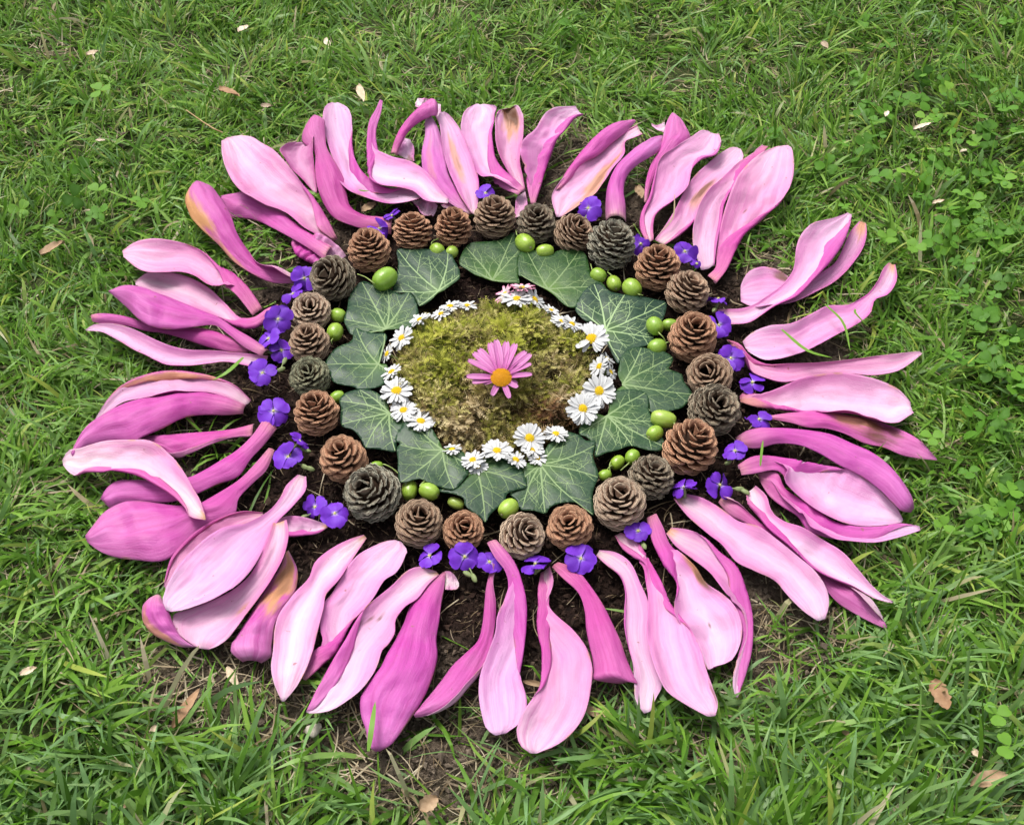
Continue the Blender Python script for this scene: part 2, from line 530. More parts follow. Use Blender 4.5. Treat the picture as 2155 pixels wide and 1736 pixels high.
# ------------------------------------------------------------------ magnolia petals
# Each petal: face turned up (i inner, o outer), cross rungs from stem end to tip (edge A, edge B, as measured
# in the photograph and laid on the ground), how far edges A and B are rolled over, lift in mm, label.
PET = [
 dict(r='R1', s='i', g=[1120,1080,1150,1065, 960,1030,1090,940, 790,900,1000,800, 600,820,890,670, 440,700,740,490, 375,570,620,400, 338,430,520,352, 345,365,440,338, 370,345,400,338],
      wB=[.9,.7,.3,.1,0,0,0,0,0], z=[2,9,16,20,18,15,12], cup=.35, l='broad flat pale pink petal lying over a magenta one at about ten thirty'),
 dict(r='R1', s='o', g=[1060,1215,1120,1120, 960,1140,1040,1075, 830,1065,920,1000, 700,1000,830,930, 560,930,720,830, 470,915,630,780, 400,905,520,745, 345,840,410,745, 315,775,325,755],
      z=[10,10,8,5,4,4,5], l='magenta petal half hidden under the broad flat pale petal at ten thirty',
      extra=[dict(n='petal_base', s='i', g=[825,1060,840,1060, 850,1160,960,1040, 920,1220,1080,1090, 1010,1250,1180,1150, 1120,1240,1215,1190], wA=[1.2,1.2,1.1,.6,.1], z=[2,3,3])]),
 dict(r='R1', s='o', g=[840,1378,858,1330, 700,1375,760,1280, 560,1320,600,1240, 420,1230,520,1150, 300,1100,440,1030, 170,980,390,890, 95,880,310,760, 80,760,240,680, 120,680,190,662],
      wB=[1.3,1.1,.5,0,0,0,0,0,0], z=[2,4,8,14,18,18,16], st=[(.78,-.75,.22,.5,'tan',1.0),(.5,-.85,.2,.25,'tan',.7)], l='arched pink petal with a peach orange edge and white stem end at ten'),
 dict(r='R1', s='o', g=[1530,1030,1550,915, 1400,1005,1450,910, 1250,970,1330,890, 1130,920,1240,830, 1060,830,1215,740, 1010,700,1195,640, 990,560,1140,530, 985,450,1075,420, 895,355,1065,290, 930,245,1050,225, 970,195,1000,190],
      z=[2,4,6,9,12,14,14,14], tint=(.95,.90,.92), l='deep magenta petal with a hooded dusky tip behind the broad pale petal at eleven',
      extra=[dict(n='petal_flap', s='i', g=[960,720,1000,740, 890,640,995,600, 800,560,990,500, 765,480,1000,400, 860,395,1010,335], z=[6,9,12], tint=(.84,.60,.76), cup=.9)]),
 dict(r='R1', s='i', g=[1735,775,1738,735, 1620,810,1660,690, 1500,810,1530,705, 1390,780,1430,668, 1290,745,1350,600, 1200,670,1285,490, 1130,500,1268,390, 1068,340,1258,290, 1052,230,1245,185, 1080,125,1190,122, 1110,100,1150,97],
      wB=[0,.15,.4,.7,.7,.6,.35,0,0,0,0], z=[10,9,6,5,5,8,10], l='pale petal curving down with its stem end bent sideways at eleven thirty'),
 dict(r='R1', s='i', g=[1930,812,1945,780, 1800,805,1890,720, 1690,725,1790,590, 1560,700,1680,520, 1450,680,1560,490, 1385,630,1480,455, 1360,480,1450,455, 1352,350,1428,390, 1370,230,1425,280, 1420,140,1455,170, 1448,80,1468,85],
      wA=[0,0,0,0,.1,.35,1.2,1.6,1.6,1.6,1.6], z=[14,14,14,13,12,12,14,16], l='pale petal ending in an upright magenta horn near the top'),
 dict(r='R1', s='o', g=[1525,465,1570,475, 1550,370,1600,395, 1600,275,1655,300, 1680,170,1735,232, 1770,92,1810,192, 1830,75,1862,160, 1850,90,1862,130], z=[10,14,18,22,24,24], cup=-1.5,
      l='thin magenta petal rolled into an arching tube over the top edge',
      extra=[dict(n='petal_end', s='i', g=[1790,110,1800,70, 1720,135,1770,70, 1703,100,1720,65], z=[8], tint=(1.02,1.25,1.05)),
             dict(n='petal_end', s='i', g=[1870,250,1885,240, 1845,160,1885,140, 1850,100,1880,110], z=[12], tint=(1.02,1.25,1.05))]),
 dict(r='R1', s='i', g=[1570,470,1690,520, 1600,400,1685,440, 1620,345,1665,360], z=[4], st=[(0,.5,.3,.5,'brown',.7)], l='small pale petal piece with a browned end beneath the arching tube'),
 dict(r='R1', s='o', g=[2090,890,2118,870, 2000,845,2060,800, 1880,760,1990,700, 1760,600,1930,590, 1745,470,1910,500, 1770,320,1890,370, 1775,215,1840,230, 1790,195,1815,192], z=[3,5,8,10,14,18], tint=(1.10,1.9,1.3), cup=-.7,
      st=[(.6,-.3,.2,.3,'tan',.3)], l='faded pink petal just beside the cream streaked petal at the top'),
 dict(r='R1', s='i', g=[2100,885,2130,890, 2030,790,2155,770, 1970,670,2150,660, 1930,560,2110,520, 1900,420,2060,385, 1882,290,2000,265, 1870,200,1930,180, 1880,165,1905,162], z=[6,9,12,14,18], cup=.6,
      wB=[.1,.15,.15,.1,.1,.1,0,0], st=[(.55,-.2,.22,.35,'tan',.7),(.5,-.1,.08,.1,'brown',.4)], l='pink petal with a long cream and tan streak at the top'),
 dict(r='R1', s='i', g=[1660,800,1745,790, 1725,850,1790,800, 1780,905,1850,815, 1830,903,1868,830], z=[2], cup=1.2, l='small curled pale petal tip just above the cones at eleven thirty'),
 dict(r='R1', s='i', g=[1880,820,1900,842, 1960,808,1990,872, 2060,838,2092,892], z=[1], l='sliver of pale petal peeping out under the streaked petal by the top cones'),
 dict(r='R2', s='i', g=[420,625,460,590, 340,590,430,565, 270,550,370,520, 195,515,305,440, 130,410,278,360, 98,310,268,260, 92,215,280,160, 120,130,278,115, 170,90,215,92],
      wB=[1.4,1.2,.9,.6,.4,.25,.15,.1,0], z=[8,9,9,10,12,14], l='rounded pale petal with one magenta rolled edge at twelve beside the browned one'),
 dict(r='R2', s='i', g=[435,600,458,590, 395,545,448,530, 345,470,432,440, 305,380,448,330, 288,270,452,240, 290,175,440,165, 320,130,410,115, 350,118,395,105],
      z=[3,4,6,8,12,15], cup=.8, tint=(.95,.84,.90), st=[(.90,.25,.17,.55,'brown',1.0),(1.0,.1,.12,1.0,'brown',1.0),(.80,.2,.25,.6,'tan',.85)], wA=[0,0,0,0,0,.1,.3,.2], l='dusty pink petal with a crumpled brown tip at twelve'),
 dict(r='R2', s='i', g=[395,755,455,740, 400,680,470,680, 410,630,460,600], z=[1], l='short pale stem end of a petal standing behind the dark top cone'),
 dict(r='R2', s='i', g=[490,675,512,680, 470,590,545,590, 460,500,580,480, 437,420,620,390, 480,350,665,315, 530,265,715,245, 575,180,765,175, 650,135,795,160, 745,105,790,150],
      wB=[1.6,1.3,1,.85,.75,.7,.55,.3,0], z=[2,5,8,12,16,18], l='petal leaning over at twelve thirty, pale one side and magenta the other'),
 dict(r='R2', s='o', g=[635,600,660,590, 680,515,720,530, 735,435,790,445, 800,350,880,390, 880,270,970,312, 985,205,1055,245, 1085,182,1105,190], z=[8,12,16,16,12], cup=-1.4, l='slim dark pink petal rolled narrow at twelve forty'),
 dict(r='R2', s='i', g=[1110,210,1140,265, 1070,230,1090,285, 1010,275,1040,310, 930,330,1030,390, 830,400,960,480, 740,490,910,560, 650,570,850,640, 608,650,770,700, 640,750,670,750], z=[14,13,11,9,6,3], cup=.5,
      st=[(.55,.55,.36,.36,'tan',.85),(.75,.8,.28,.3,'tan',.75),(.55,.6,.25,.14,'brown',.55)], wA=[.2,.2,.1,0,0,0,.1,.1,0], l='pale petal with a tan scar along one side at one'),
 dict(r='R2', s='o', g=[930,775,1048,780, 928,680,1045,700, 940,570,1033,600, 985,465,1060,500, 1045,398,1120,440, 1125,330,1195,395, 1210,285,1255,350, 1258,270,1275,320], z=[3,8,13,16,14,9], tint=(1.06,1.5,1.15), cup=-1.3,
      l='wrinkled pink petal bent like an elbow behind the grey cone at one'),
 dict(r='R2', s='o', g=[1155,665,1170,665, 1162,560,1195,560, 1190,450,1250,450, 1240,360,1340,370, 1265,280,1425,295, 1285,200,1405,230, 1310,150,1360,165, 1318,140,1335,145], z=[3,8,12,15,18,20], tint=(1.05,1.35,1.1),
      l='hooded pink petal with a small white flap at its tip at one fifteen', extra=[dict(n='petal_flap', s='i', g=[1195,200,1200,215, 1220,212,1230,240, 1270,195,1290,260], z=[14], tint=(1.03,1.3,1.08))]),
 dict(r='R2', s='i', g=[1170,900,1212,890, 1132,820,1210,810, 1135,740,1225,745, 1180,650,1320,680, 1205,540,1400,600, 1240,450,1430,490, 1330,365,1480,425, 1420,300,1570,395, 1490,253,1592,320, 1530,250,1590,270],
      wA=[.5,.5,.4,.25,.15,.1,.1,.05,0,0], wB=[.4,.3,.2,.1,.05,.1,.3,.3,.1,0], z=[4,5,7,10,14,17,18], ru=.7, l='wavy pink petal with a narrow stem and squarish tip at one twenty'),
 dict(r='R2', s='i', g=[1215,885,1275,915, 1280,795,1370,855, 1330,710,1440,785, 1375,620,1485,690, 1440,525,1560,595, 1530,440,1650,510, 1610,375,1715,440, 1680,342,1727,375, 1700,342,1720,352],
      z=[2,4,6,8,10,12], wB=[.3,.4,.2,0,0,0,0,0,0], st=[(.55,.25,.13,.32,'brown',.85),(.5,.3,.20,.45,'tan',.6)], l='long pale petal with a brown bruise in its middle at one thirty'),
 dict(r='R2', s='i', g=[1845,330,1878,345, 1790,375,1840,395, 1700,445,1780,455, 1600,545,1690,570, 1500,670,1630,670, 1450,780,1605,800, 1437,900,1580,920, 1490,1065,1570,1040],
      wB=[.9,1.2,1.1,.6,.3,.25,.25,.2], z=[14,14,13,11,9,7,4], l='narrow pale petal tucked along the big oval petal at one thirty'),
 dict(r='R2', s='i', g=[1525,1095,1575,1140, 1570,1050,1640,1060, 1580,960,1700,940, 1600,850,1775,835, 1630,730,1890,745, 1670,620,1975,655, 1720,520,2022,550, 1790,430,2030,440, 1880,360,2005,350, 1940,334,1975,335],
      wB=[1.6,1.4,1.0,.6,.2,.1,0,0,0,0], z=[3,4,6,9,14,18,20,20], cup=.3, st=[(.52,-.2,.015,.05,'brown',.9)], l='big oval pale petal with a magenta rolled stem at two'),
 dict(r='R4', s='i', g=[195,590,275,690, 390,572,420,670, 540,495,590,565, 650,410,740,500, 715,320,850,395, 725,215,950,300, 770,120,1040,180, 860,45,1090,80, 990,-10,1112,0, 1090,-70,1117,-60],
      wB=[0,.05,.2,.4,.55,.65,.65,.5,.3,0], z=[3,6,10,13,16,18,18], l='long pale petal with a wide pink rolled edge crossing another at two thirty'),
 dict(r='R4', s='i', g=[1170,-15,1215,0, 1110,60,1220,80, 1060,180,1190,180, 1000,280,1110,295, 880,360,1000,400, 740,400,830,490, 600,315,690,540, 470,300,540,555, 385,360,420,560, 362,420,365,530],
      z=[10,9,7,5,3,2], cup=.3, tint=(.93,.78,.86), st=[(.70,-.75,.06,.3,'brown',.9),(0,0,.12,1,'tan',.8)], l='dusty pink petal lying under the long pale one at two thirty'),
 dict(r='R4', s='i', g=[1370,270,1412,285, 1320,320,1412,400, 1285,390,1350,490, 1240,465,1270,520, 1170,515,1235,610, 1080,555,1130,690, 940,562,1010,755, 820,620,880,825, 680,685,740,885, 530,700,590,922, 430,745,490,920, 375,800,410,870],
      z=[14,14,13,12,10,8,6,4], ru=1.3, wA=[0,0,.1,.25,.15,0,0,0,0,0,0,0], st=[(0,0,.05,1,'tan',.8)], l='single pale ruffled petal with its stem end turned outward at three'),
 dict(r='R4', s='i', g=[262,800,300,840, 340,825,370,930, 430,905,430,1005, 530,952,530,1050, 680,950,660,1080, 860,945,850,1040, 1050,930,1060,1020, 1250,903,1250,1030, 1430,880,1430,995, 1580,868,1595,885],
      wA=[.8,.6,.4,.2,.1,.1,.1,.1,0,0], z=[3,4,5,7,9,12,13], cup=1.0, tint=(.95,.85,.90), l='long pointed petal folded lengthwise at three, just above the wide oval petal'),
 dict(r='R4', s='i', g=[355,1175,362,1212, 400,1130,440,1240, 500,1160,560,1258, 620,1115,680,1272, 740,1060,800,1285, 880,1028,930,1282, 1020,1018,1080,1290, 1180,1040,1220,1325, 1330,1085,1370,1355, 1440,1140,1460,1325, 1510,1215,1536,1285],
      wB=[1.6,1.5,1.2,.6,.25,0,0,0,0,0,0], z=[3,4,5,6,8,10,12], cup=.8, st=[(.05,0,.1,.5,'tan',.5)], l='wide oval pale petal with a short rolled stem at three twenty'),
 dict(r='R4', s='o', g=[520,1312,535,1322, 660,1290,700,1355, 820,1275,820,1385, 960,1275,950,1392, 1090,1298,1080,1430, 1220,1320,1200,1490, 1350,1360,1340,1522, 1470,1410,1460,1572, 1590,1485,1580,1595, 1685,1590,1697,1608],
      z=[6,8,9,9,9,10,12], tint=(1.05,1.3,1.05), st=[(.64,.1,.13,.75,'brown',.9),(.52,-.3,.18,.7,'tan',.8),(.71,-.1,.10,.6,'brown',.8)], l='pointed pink petal with a dark brown bruise at half past three'),
 dict(r='R8', s='o', g=[457,310,470,358, 530,268,560,374, 690,255,690,345, 850,265,820,352, 1000,290,930,395, 1120,340,1060,470, 1250,400,1180,530, 1350,480,1290,610, 1430,580,1370,690, 1478,670,1425,735, 1484,715,1465,738],
      z=[4,8,12,14,14,13,12], cup=-1.2, l='long smooth magenta petal arching outward at a quarter to four'),
 dict(r='R8', s='i', g=[470,470,495,525, 540,425,570,515, 650,415,670,497, 760,430,720,510, 880,455,770,585, 1000,475,860,670, 1110,495,980,745, 1220,550,1110,800, 1320,640,1240,815, 1390,720,1350,805, 1420,780,1410,795],
      wA=[1.6,1.6,1.6,1.3,.6,.25,.1,0,0,0,0], z=[9,11,11,8,5,5,6,7], cup=.6, l='oval pale petal opening from a magenta tube at four'),
 dict(r='R8', s='i', g=[585,512,600,560, 690,505,650,640, 740,600,730,705, 830,662,820,765, 910,710,870,840, 1010,780,980,880, 1130,815,1120,900, 1280,818,1270,907, 1400,800,1390,880, 1510,815,1518,840],
      wA=[1.6,1.4,1.2,1.0,.9,.9,.85,.8,.5,0], z=[3,5,8,11,13,14,15], l='curved petal with a thick magenta roll hugging the oval petal at four'),
 dict(r='R8', s='i', g=[108,660,145,625, 190,760,260,650, 300,855,380,715, 385,920,480,788, 470,1020,600,820, 580,1075,710,900, 690,1130,820,990, 750,1200,920,1080, 820,1275,985,1180, 880,1330,998,1270, 930,1360,975,1345],
      z=[4,6,9,12,14,16,16], ru=1.6, cup=.25, st=[(0,0,.05,1,'tan',.6),(.6,-.9,.1,.15,'brown',.25)], l='broad pink petal with a ruffled edge and rounded tip at half past four'),
 dict(r='R8', s='o', g=[362,680,400,645, 420,750,475,680, 520,800,560,760, 620,875,650,830, 740,960,800,930, 860,1070,950,1040, 960,1160,1050,1140, 1040,1250,1150,1185, 1140,1315,1240,1240, 1235,1365,1300,1330, 1318,1402,1327,1395],
      wB=[1.0,.5,.2,0,0,0,.2,.5,.8,.8,0], z=[4,4,3,3,4,6,8], tint=(.95,1.05,.98), l='petal under the ruffled one at half past four, only its two ends showing'),
 dict(r='R8', s='i', g=[525,625,580,592, 530,690,640,660, 590,765,670,750, 660,845,740,800, 760,925,860,840, 850,1010,980,910, 930,1080,1090,985, 1040,1135,1170,1080, 1150,1180,1240,1165, 1260,1235,1310,1222, 1355,1256,1364,1246],
      wA=[.1,.5,1.0,.9,.7,.4,.25,.2,.1,0,0], z=[6,7,8,9,10,11,13], cup=.9, l='pink petal with a white stem end and sharp tip at twenty past four'),
 dict(r='R7', s='i', g=[992,245,1025,207, 1050,320,1130,222, 1160,405,1240,270, 1270,490,1340,365, 1340,575,1450,460, 1400,665,1505,600, 1455,770,1540,740, 1478,900,1548,880, 1450,1030,1535,1020, 1420,1160,1500,1150, 1422,1250,1465,1250, 1438,1293,1452,1290],
      wB=[0,0,.2,.45,.65,.9,1.3,1.4,1.2,.8,.6,0], z=[6,8,9,9,9,9,9], st=[(0,0,.05,1,'tan',.7)], l='narrow petal with a magenta outer edge hanging along another at five'),
 dict(r='R7', s='i', g=[868,150,930,122, 885,240,970,200, 930,360,1020,320, 990,470,1110,395, 1060,560,1190,470, 1062,680,1260,580, 1062,780,1370,660, 1110,880,1460,780, 1170,960,1482,900, 1215,1040,1450,1010, 1250,1105,1390,1078, 1262,1115,1300,1095],
      wA=[1.7,1.7,1.5,.9,.4,.1,0,0,0,0,0,0], z=[8,9,9,8,7,7,8,10], cup=.55, st=[(.48,.95,.14,.28,'brown',1.0),(.42,.95,.14,.30,'tan',.9),(.72,0,.012,.04,'brown',.9)], l='wide pale petal with a brown nick in its edge and tube stem at five'),
 dict(r='R7', s='i', g=[665,260,700,240, 715,345,800,285, 790,405,860,370, 840,455,900,450, 860,560,955,550, 875,660,1000,660, 872,780,1070,775, 868,900,1150,890, 885,1010,1210,1010, 930,1150,1245,1120, 1000,1275,1290,1240, 1130,1360,1322,1350, 1250,1415,1305,1410],
      wA=[.3,.5,.5,.2,0,0,0,0,0,0,0,0,0], wB=[0,.1,.5,1.2,1.2,.8,.3,.1,0,0,0,0,0], z=[4,6,8,9,11,13,14,14], cup=.5, st=[(.86,.95,.08,.05,'brown',.8)], l='large pale petal twisted at the neck with a whitish blunt tip at half past five'),
 dict(r='R7', s='i', g=[545,385,565,350, 610,445,660,362, 695,515,760,425, 730,620,830,570, 725,740,880,700, 725,860,872,860, 750,980,882,990, 778,1090,920,1110, 785,1210,962,1230, 800,1330,925,1310, 850,1395,892,1380],
      wA=[0,.1,.15,.2,.2,.2,.15,.1,0,0,0], z=[4,6,7,7,7,7,8], tint=(1.04,1.2,1.08), l='narrow whitish petal with a torn notched tip at twenty five to six'),
 dict(r='R7', s='o', g=[262,460,300,427, 330,530,400,460, 430,625,500,570, 470,740,590,705, 480,860,650,830, 500,960,700,940, 522,1060,740,1050, 525,1130,770,1120, 524,1180,800,1185, 600,1194,806,1200, 700,1207,806,1204],
      z=[5,8,9,9,9,10,10], cup=-.8, tint=(.98,.85,.93), l='deep magenta petal shaped like a wedge near the bottom'),
 dict(r='R7', s='i', g=[190,500,250,457, 174,600,275,560, 172,700,240,700, 165,810,290,780, 172,900,400,880, 195,1000,480,990, 195,1120,518,1120, 180,1250,508,1250, 120,1345,475,1390, 55,1450,420,1490, 35,1540,330,1585, 80,1625,230,1635, 120,1648,170,1650],
      wA=[.5,.8,1.3,.8,.5,.4,.35,.2,0,0,0,0,0], z=[4,6,7,8,10,13,14,14], cup=.3, l='largest curved pale petal reaching lowest, beside the wedge shaped one'),
 dict(r='R6', s='i', g=[1480,305,1540,290, 1530,400,1620,380, 1590,475,1670,460, 1615,570,1705,570, 1590,690,1730,690, 1545,800,1732,800, 1530,900,1722,920, 1480,1040,1705,1060, 1435,1170,1692,1170, 1428,1300,1730,1290, 1450,1420,1728,1390, 1485,1505,1680,1475, 1530,1535,1600,1522],
      wB=[1.7,1.7,1.7,1.3,.9,.7,.55,.35,.1,0,0,0,0], z=[12,12,11,9,8,8,9,9], cup=.4, l='paddle tipped petal with a thick magenta tube stem at six'),
 dict(r='R6', s='o', g=[1500,480,1555,455, 1475,580,1522,560, 1463,700,1537,690, 1450,820,1532,810, 1420,930,1515,930, 1340,1010,1490,1040, 1260,1085,1430,1150, 1190,1180,1360,1235, 1110,1280,1260,1345, 1045,1355,1150,1400, 1002,1402,1020,1420],
      wB=[.9,.3,0,0,.1,.2,.35,.4,.4,.3,0], z=[4,4,4,5,6,8,9], cup=-1.1, tint=(1,.95,.95), l='thin magenta petal swept sideways to a sharp point at six'),
 dict(r='R6', s='o', g=[1190,498,1216,490, 1070,600,1205,600, 990,700,1185,710, 950,810,1170,830, 900,910,1155,920, 850,1010,1163,1020, 800,1110,1140,1130, 720,1205,1090,1260, 670,1300,1030,1365, 672,1400,970,1455, 705,1500,905,1550, 740,1620,830,1620, 765,1637,795,1637],
      z=[4,6,8,10,11,11,9], cup=-.8, ru=.5, tint=(.97,1.0,1.0), l='big plum magenta petal showing its back at half past six',
      extra=[dict(n='petal_base', s='i', g=[1210,485,1212,600, 1250,490,1260,603, 1285,530,1290,595, 1300,560,1300,580], z=[3], tint=(1.02,1.4,1.05))]),
 dict(r='R6', s='i', g=[1155,487,1172,508, 1060,458,1110,560, 960,485,1030,660, 875,570,950,712, 790,640,888,800, 690,730,885,880, 620,840,850,950, 560,960,805,1010, 490,1075,775,1110, 430,1180,720,1215, 375,1280,620,1310, 330,1370,450,1395, 320,1385,345,1393],
      wA=[0,0,0,0,.05,.1,.3,.45,.5,.5,.45,.4,0], z=[5,7,8,9,9,9,9], ru=.8, tint=(1.04,1.2,1.07), st=[(.42,-.4,.035,.09,'brown',.8),(.38,-.1,.025,.06,'brown',.8),(.46,-.55,.035,.08,'brown',.7),(.35,.3,.015,.05,'brown',.8),(0,0,.03,1,'tan',.8)], l='whitish petal with specks of soil and a magenta folded edge at seven'),
 dict(r='R6', s='i', g=[300,1175,320,1182, 345,1020,430,1085, 420,955,520,1000, 412,860,600,850, 425,720,660,770, 490,630,750,670, 560,510,820,560, 640,400,890,510, 760,325,950,400, 850,290,958,340, 890,286,930,298],
      wB=[1.7,1.6,1.0,.3,.05,0,0,0,0,0,0], z=[4,4,4,4,5,6,7], cup=.3, l='pink petal laid with its rounded tip inward under the cones at seven'),
 dict(r='R6', s='i', g=[690,253,710,275, 590,285,640,375, 470,350,580,465, 370,440,520,555, 340,525,450,630, 235,640,425,740, 150,765,405,830, 118,870,382,930, 112,990,362,1010, 98,1110,320,1120, 120,1220,260,1225, 168,1318,185,1315],
      z=[4,6,8,9,10,10,9], ru=1.2, cup=.2, tint=(1.03,1.15,1.05), st=[(0,0,.04,1,'tan',.7)], l='wavy edged pale petal with a peach stem tip at twenty past seven'),
 dict(r='R5', s='o', g=[1380,830,1395,815, 1340,930,1448,930, 1270,1030,1440,1050, 1200,1140,1390,1130, 1140,1240,1340,1220, 1085,1330,1310,1300, 1050,1400,1295,1400, 1060,1460,1285,1465, 1120,1495,1230,1495],
      z=[3,5,7,7,7,7], cup=-.9, tint=(1.06,1.5,1.15), st=[(.22,.15,.20,.6,'brown',.40),(.27,.15,.34,1.0,'tan',.95)], l='dull pink petal with a big ochre stain at half past seven'),
 dict(r='R5', s='i', g=[1300,655,1385,640, 1270,740,1398,720, 1230,850,1375,840, 1170,960,1300,980, 1070,1055,1220,1100, 930,1130,1140,1205, 790,1180,1070,1300, 690,1225,1010,1370, 720,1320,950,1412, 830,1395,910,1420],
      z=[18,18,16,13,10,9,8,8], cup=.4, tint=(1.0,.88,.95), st=[(.62,.45,.06,.12,'tan',.6),(0,0,.03,1,'tan',.8)], l='fan shaped pink petal spread below the large cupped petal at eight'),
 dict(r='R5', s='o', g=[590,1087,620,1087, 530,1130,650,1140, 512,1220,680,1210, 545,1290,710,1280, 640,1360,750,1340, 750,1397,810,1385, 825,1400,836,1398], z=[14,14,12,9,7], tint=(1.08,1.7,1.2), cup=-1.2,
      st=[(.55,-.7,.35,.45,'tan',.75)], l='curled orange tinged petal tip at the end of the fan shaped petal'),
 dict(r='R5', s='i', g=[1450,358,1500,372, 1385,420,1500,450, 1340,505,1430,540, 1260,590,1335,635, 1140,655,1285,710, 1000,690,1240,810, 870,770,1180,920, 770,860,1090,1025, 690,970,970,1105, 645,1070,830,1155, 640,1150,720,1183, 655,1175,685,1185],
      z=[8,11,14,16,17,18,18,18], cup=.35, l='large egg shaped pale petal with a long stem lying on others at eight'),
 dict(r='R5', s='i', g=[1240,585,1245,610, 1120,583,1180,650, 980,620,1060,720, 860,685,960,800, 760,770,860,880, 680,870,780,960, 645,1000,700,1040, 640,1030,660,1050], wA=[.1,.15,.2,.25,.25,.25,.2,0], z=[8,9,9,9,9],
      tint=(.90,.72,.82), cup=.9, l='cupped petal rim curving behind the large egg shaped petal at eight',
      extra=[dict(n='petal_base', r='R6', s='i', g=[100,170,120,240, 200,133,215,262, 310,138,320,255, 400,165,410,238, 450,182,460,205], wB=[.6,.6,.6,.6,.3], z=[4], st=[(1,0,.08,1,'tan',.8)])]),
 dict(r='R5', s='o', g=[1275,198,1310,210, 1200,285,1265,325, 1100,390,1180,410, 980,465,1090,510, 870,528,1075,590, 740,545,900,680, 600,528,760,800, 480,513,640,872, 370,530,480,870, 270,595,340,852, 195,690,240,810, 168,725,180,765],
      z=[4,6,8,8,8,8,8], cup=-.7, tint=(1.03,1.15,1.05), l='broad magenta petal showing its back at half past eight'),
 dict(r='R5', s='o', g=[1240,30,1325,80, 1170,130,1250,175, 1090,205,1170,260, 980,275,1090,370, 860,345,960,420, 790,375,840,475, 640,395,700,520, 450,390,520,530, 340,405,380,540, 280,465,310,555, 258,505,280,525],
      z=[5,7,7,6,5,4,4], cup=-1.0, ru=.5, l='magenta petal with a bent stem passing beneath the pale one at nine'),
 dict(r='R5', s='i', g=[890,595,895,632, 868,520,800,612, 830,450,775,560, 795,385,700,490, 750,320,600,430, 690,250,490,372, 600,190,370,350, 450,175,270,350, 300,172,180,350, 160,200,120,365, 60,225,60,330, 30,270,35,300],
      wB=[0,.1,.3,.45,.5,.5,.45,.4,.25,.1,0,0], z=[19,18,17,16,14,12,10,9], cup=.4, tint=(1.03,1.2,1.06), st=[(0,0,.035,1,'tan',.9)], l='pale bent petal with a ragged white tip reaching out beyond the others at nine'),
 dict(r='R5', s='o', g=[1190,52,1180,128, 1060,83,1060,135, 930,97,940,170, 780,107,800,230, 640,118,720,255, 520,128,600,200, 440,165,450,172], wB=[.2,.3,.35,.35,.3,.1,0], z=[5,5,4,4,4], l='slender magenta petal between the two big ones at nine'),
 dict(r='R3', s='o', g=[1283,1240,1262,1290, 1180,1190,1150,1300, 1050,1153,1010,1298, 900,1143,870,1318, 740,1158,730,1385, 580,1185,600,1440, 440,1225,490,1490, 320,1290,340,1497, 220,1365,230,1512, 140,1470,150,1560, 92,1560,100,1577],
      z=[4,6,8,9,10,10,12], cup=-1.1, l='big humped magenta petal under the hollow arching one at nine'),
 dict(r='R3', s='i', g=[1318,1205,1270,1240, 1220,1105,1180,1195, 1070,1040,1060,1150, 930,1010,930,1140, 800,998,790,1148, 670,1010,670,1168, 530,1050,560,1185, 420,1110,450,1210, 340,1195,360,1265, 255,1325,270,1335],
      wA=[.1,.15,.3,.4,.4,.4,.4,.3,.2,0], z=[3,4,5,6,6,6,8], cup=.8, tint=(.97,.88,.92), st=[(.5,-.9,.3,.25,'tan',.85)], l='hollow arching petal with a peach freckled rim at nine fifteen'),
 dict(r='R3', s='i', g=[1440,905,1390,992, 1330,897,1260,962, 1200,882,1150,942, 1060,866,1020,955, 900,856,890,966, 780,830,760,960, 660,780,650,915, 560,732,530,855, 440,690,420,790, 330,680,310,738, 240,688,245,728, 188,722,200,728],
      z=[3,5,6,7,8,9,10], cup=.8, l='long pale petal, lowest of the bundle at half past nine'),
 dict(r='R3', s='o', g=[1435,860,1390,902, 1330,785,1270,840, 1210,715,1170,760, 1100,640,1070,692, 980,590,940,703, 840,533,800,720, 700,475,670,703, 560,427,560,645, 440,422,450,550, 360,452,375,485, 343,458,350,466],
      z=[9,12,14,14,14,14,14], cup=-.9, l='pointed magenta petal lying on top of the bundle at half past nine'),
 dict(r='R3', s='i', g=[1500,550,1500,585, 1430,575,1430,655, 1340,635,1330,712, 1250,640,1230,705, 1150,550,1100,640, 1030,435,950,580, 880,360,800,525, 740,338,660,465, 610,345,560,430, 530,395,530,415],
      wB=[1.7,1.6,1.4,.9,.1,0,0,0,0,0], z=[7,7,6,5,5,6,8], cup=.4, l='pale petal tucked behind the pointed magenta one at half past nine'),
 dict(r='R3', s='o', g=[1315,865,1295,878, 1230,805,1200,875, 1100,742,1070,852, 970,710,950,815, 850,710,830,775, 740,722,720,745, 620,683,600,730, 500,640,490,698, 380,615,380,682, 280,612,280,676, 232,620,238,665],
      z=[4,5,5,5,6,8], cup=-1.2, tint=(.95,.75,.86), st=[(1,0,.06,1,'tan',.3)], l='dark magenta rolled petal in the middle of the bundle at half past nine'),
 dict(r='R3', s='i', g=[1395,585,1330,632, 1350,510,1275,560, 1280,415,1215,485, 1190,330,1150,435, 1110,290,1060,425, 1030,215,960,365, 920,155,850,330, 780,115,740,330, 640,105,620,325, 520,130,530,290, 440,185,450,225],
      wA=[1.7,1.7,1.5,.9,.3,.15,.1,0,0,0,0], z=[4,8,11,13,14,14,15], cup=.5, tint=(.97,.88,.94), l='dusky pale petal turning into a magenta stem at ten to ten'),
]

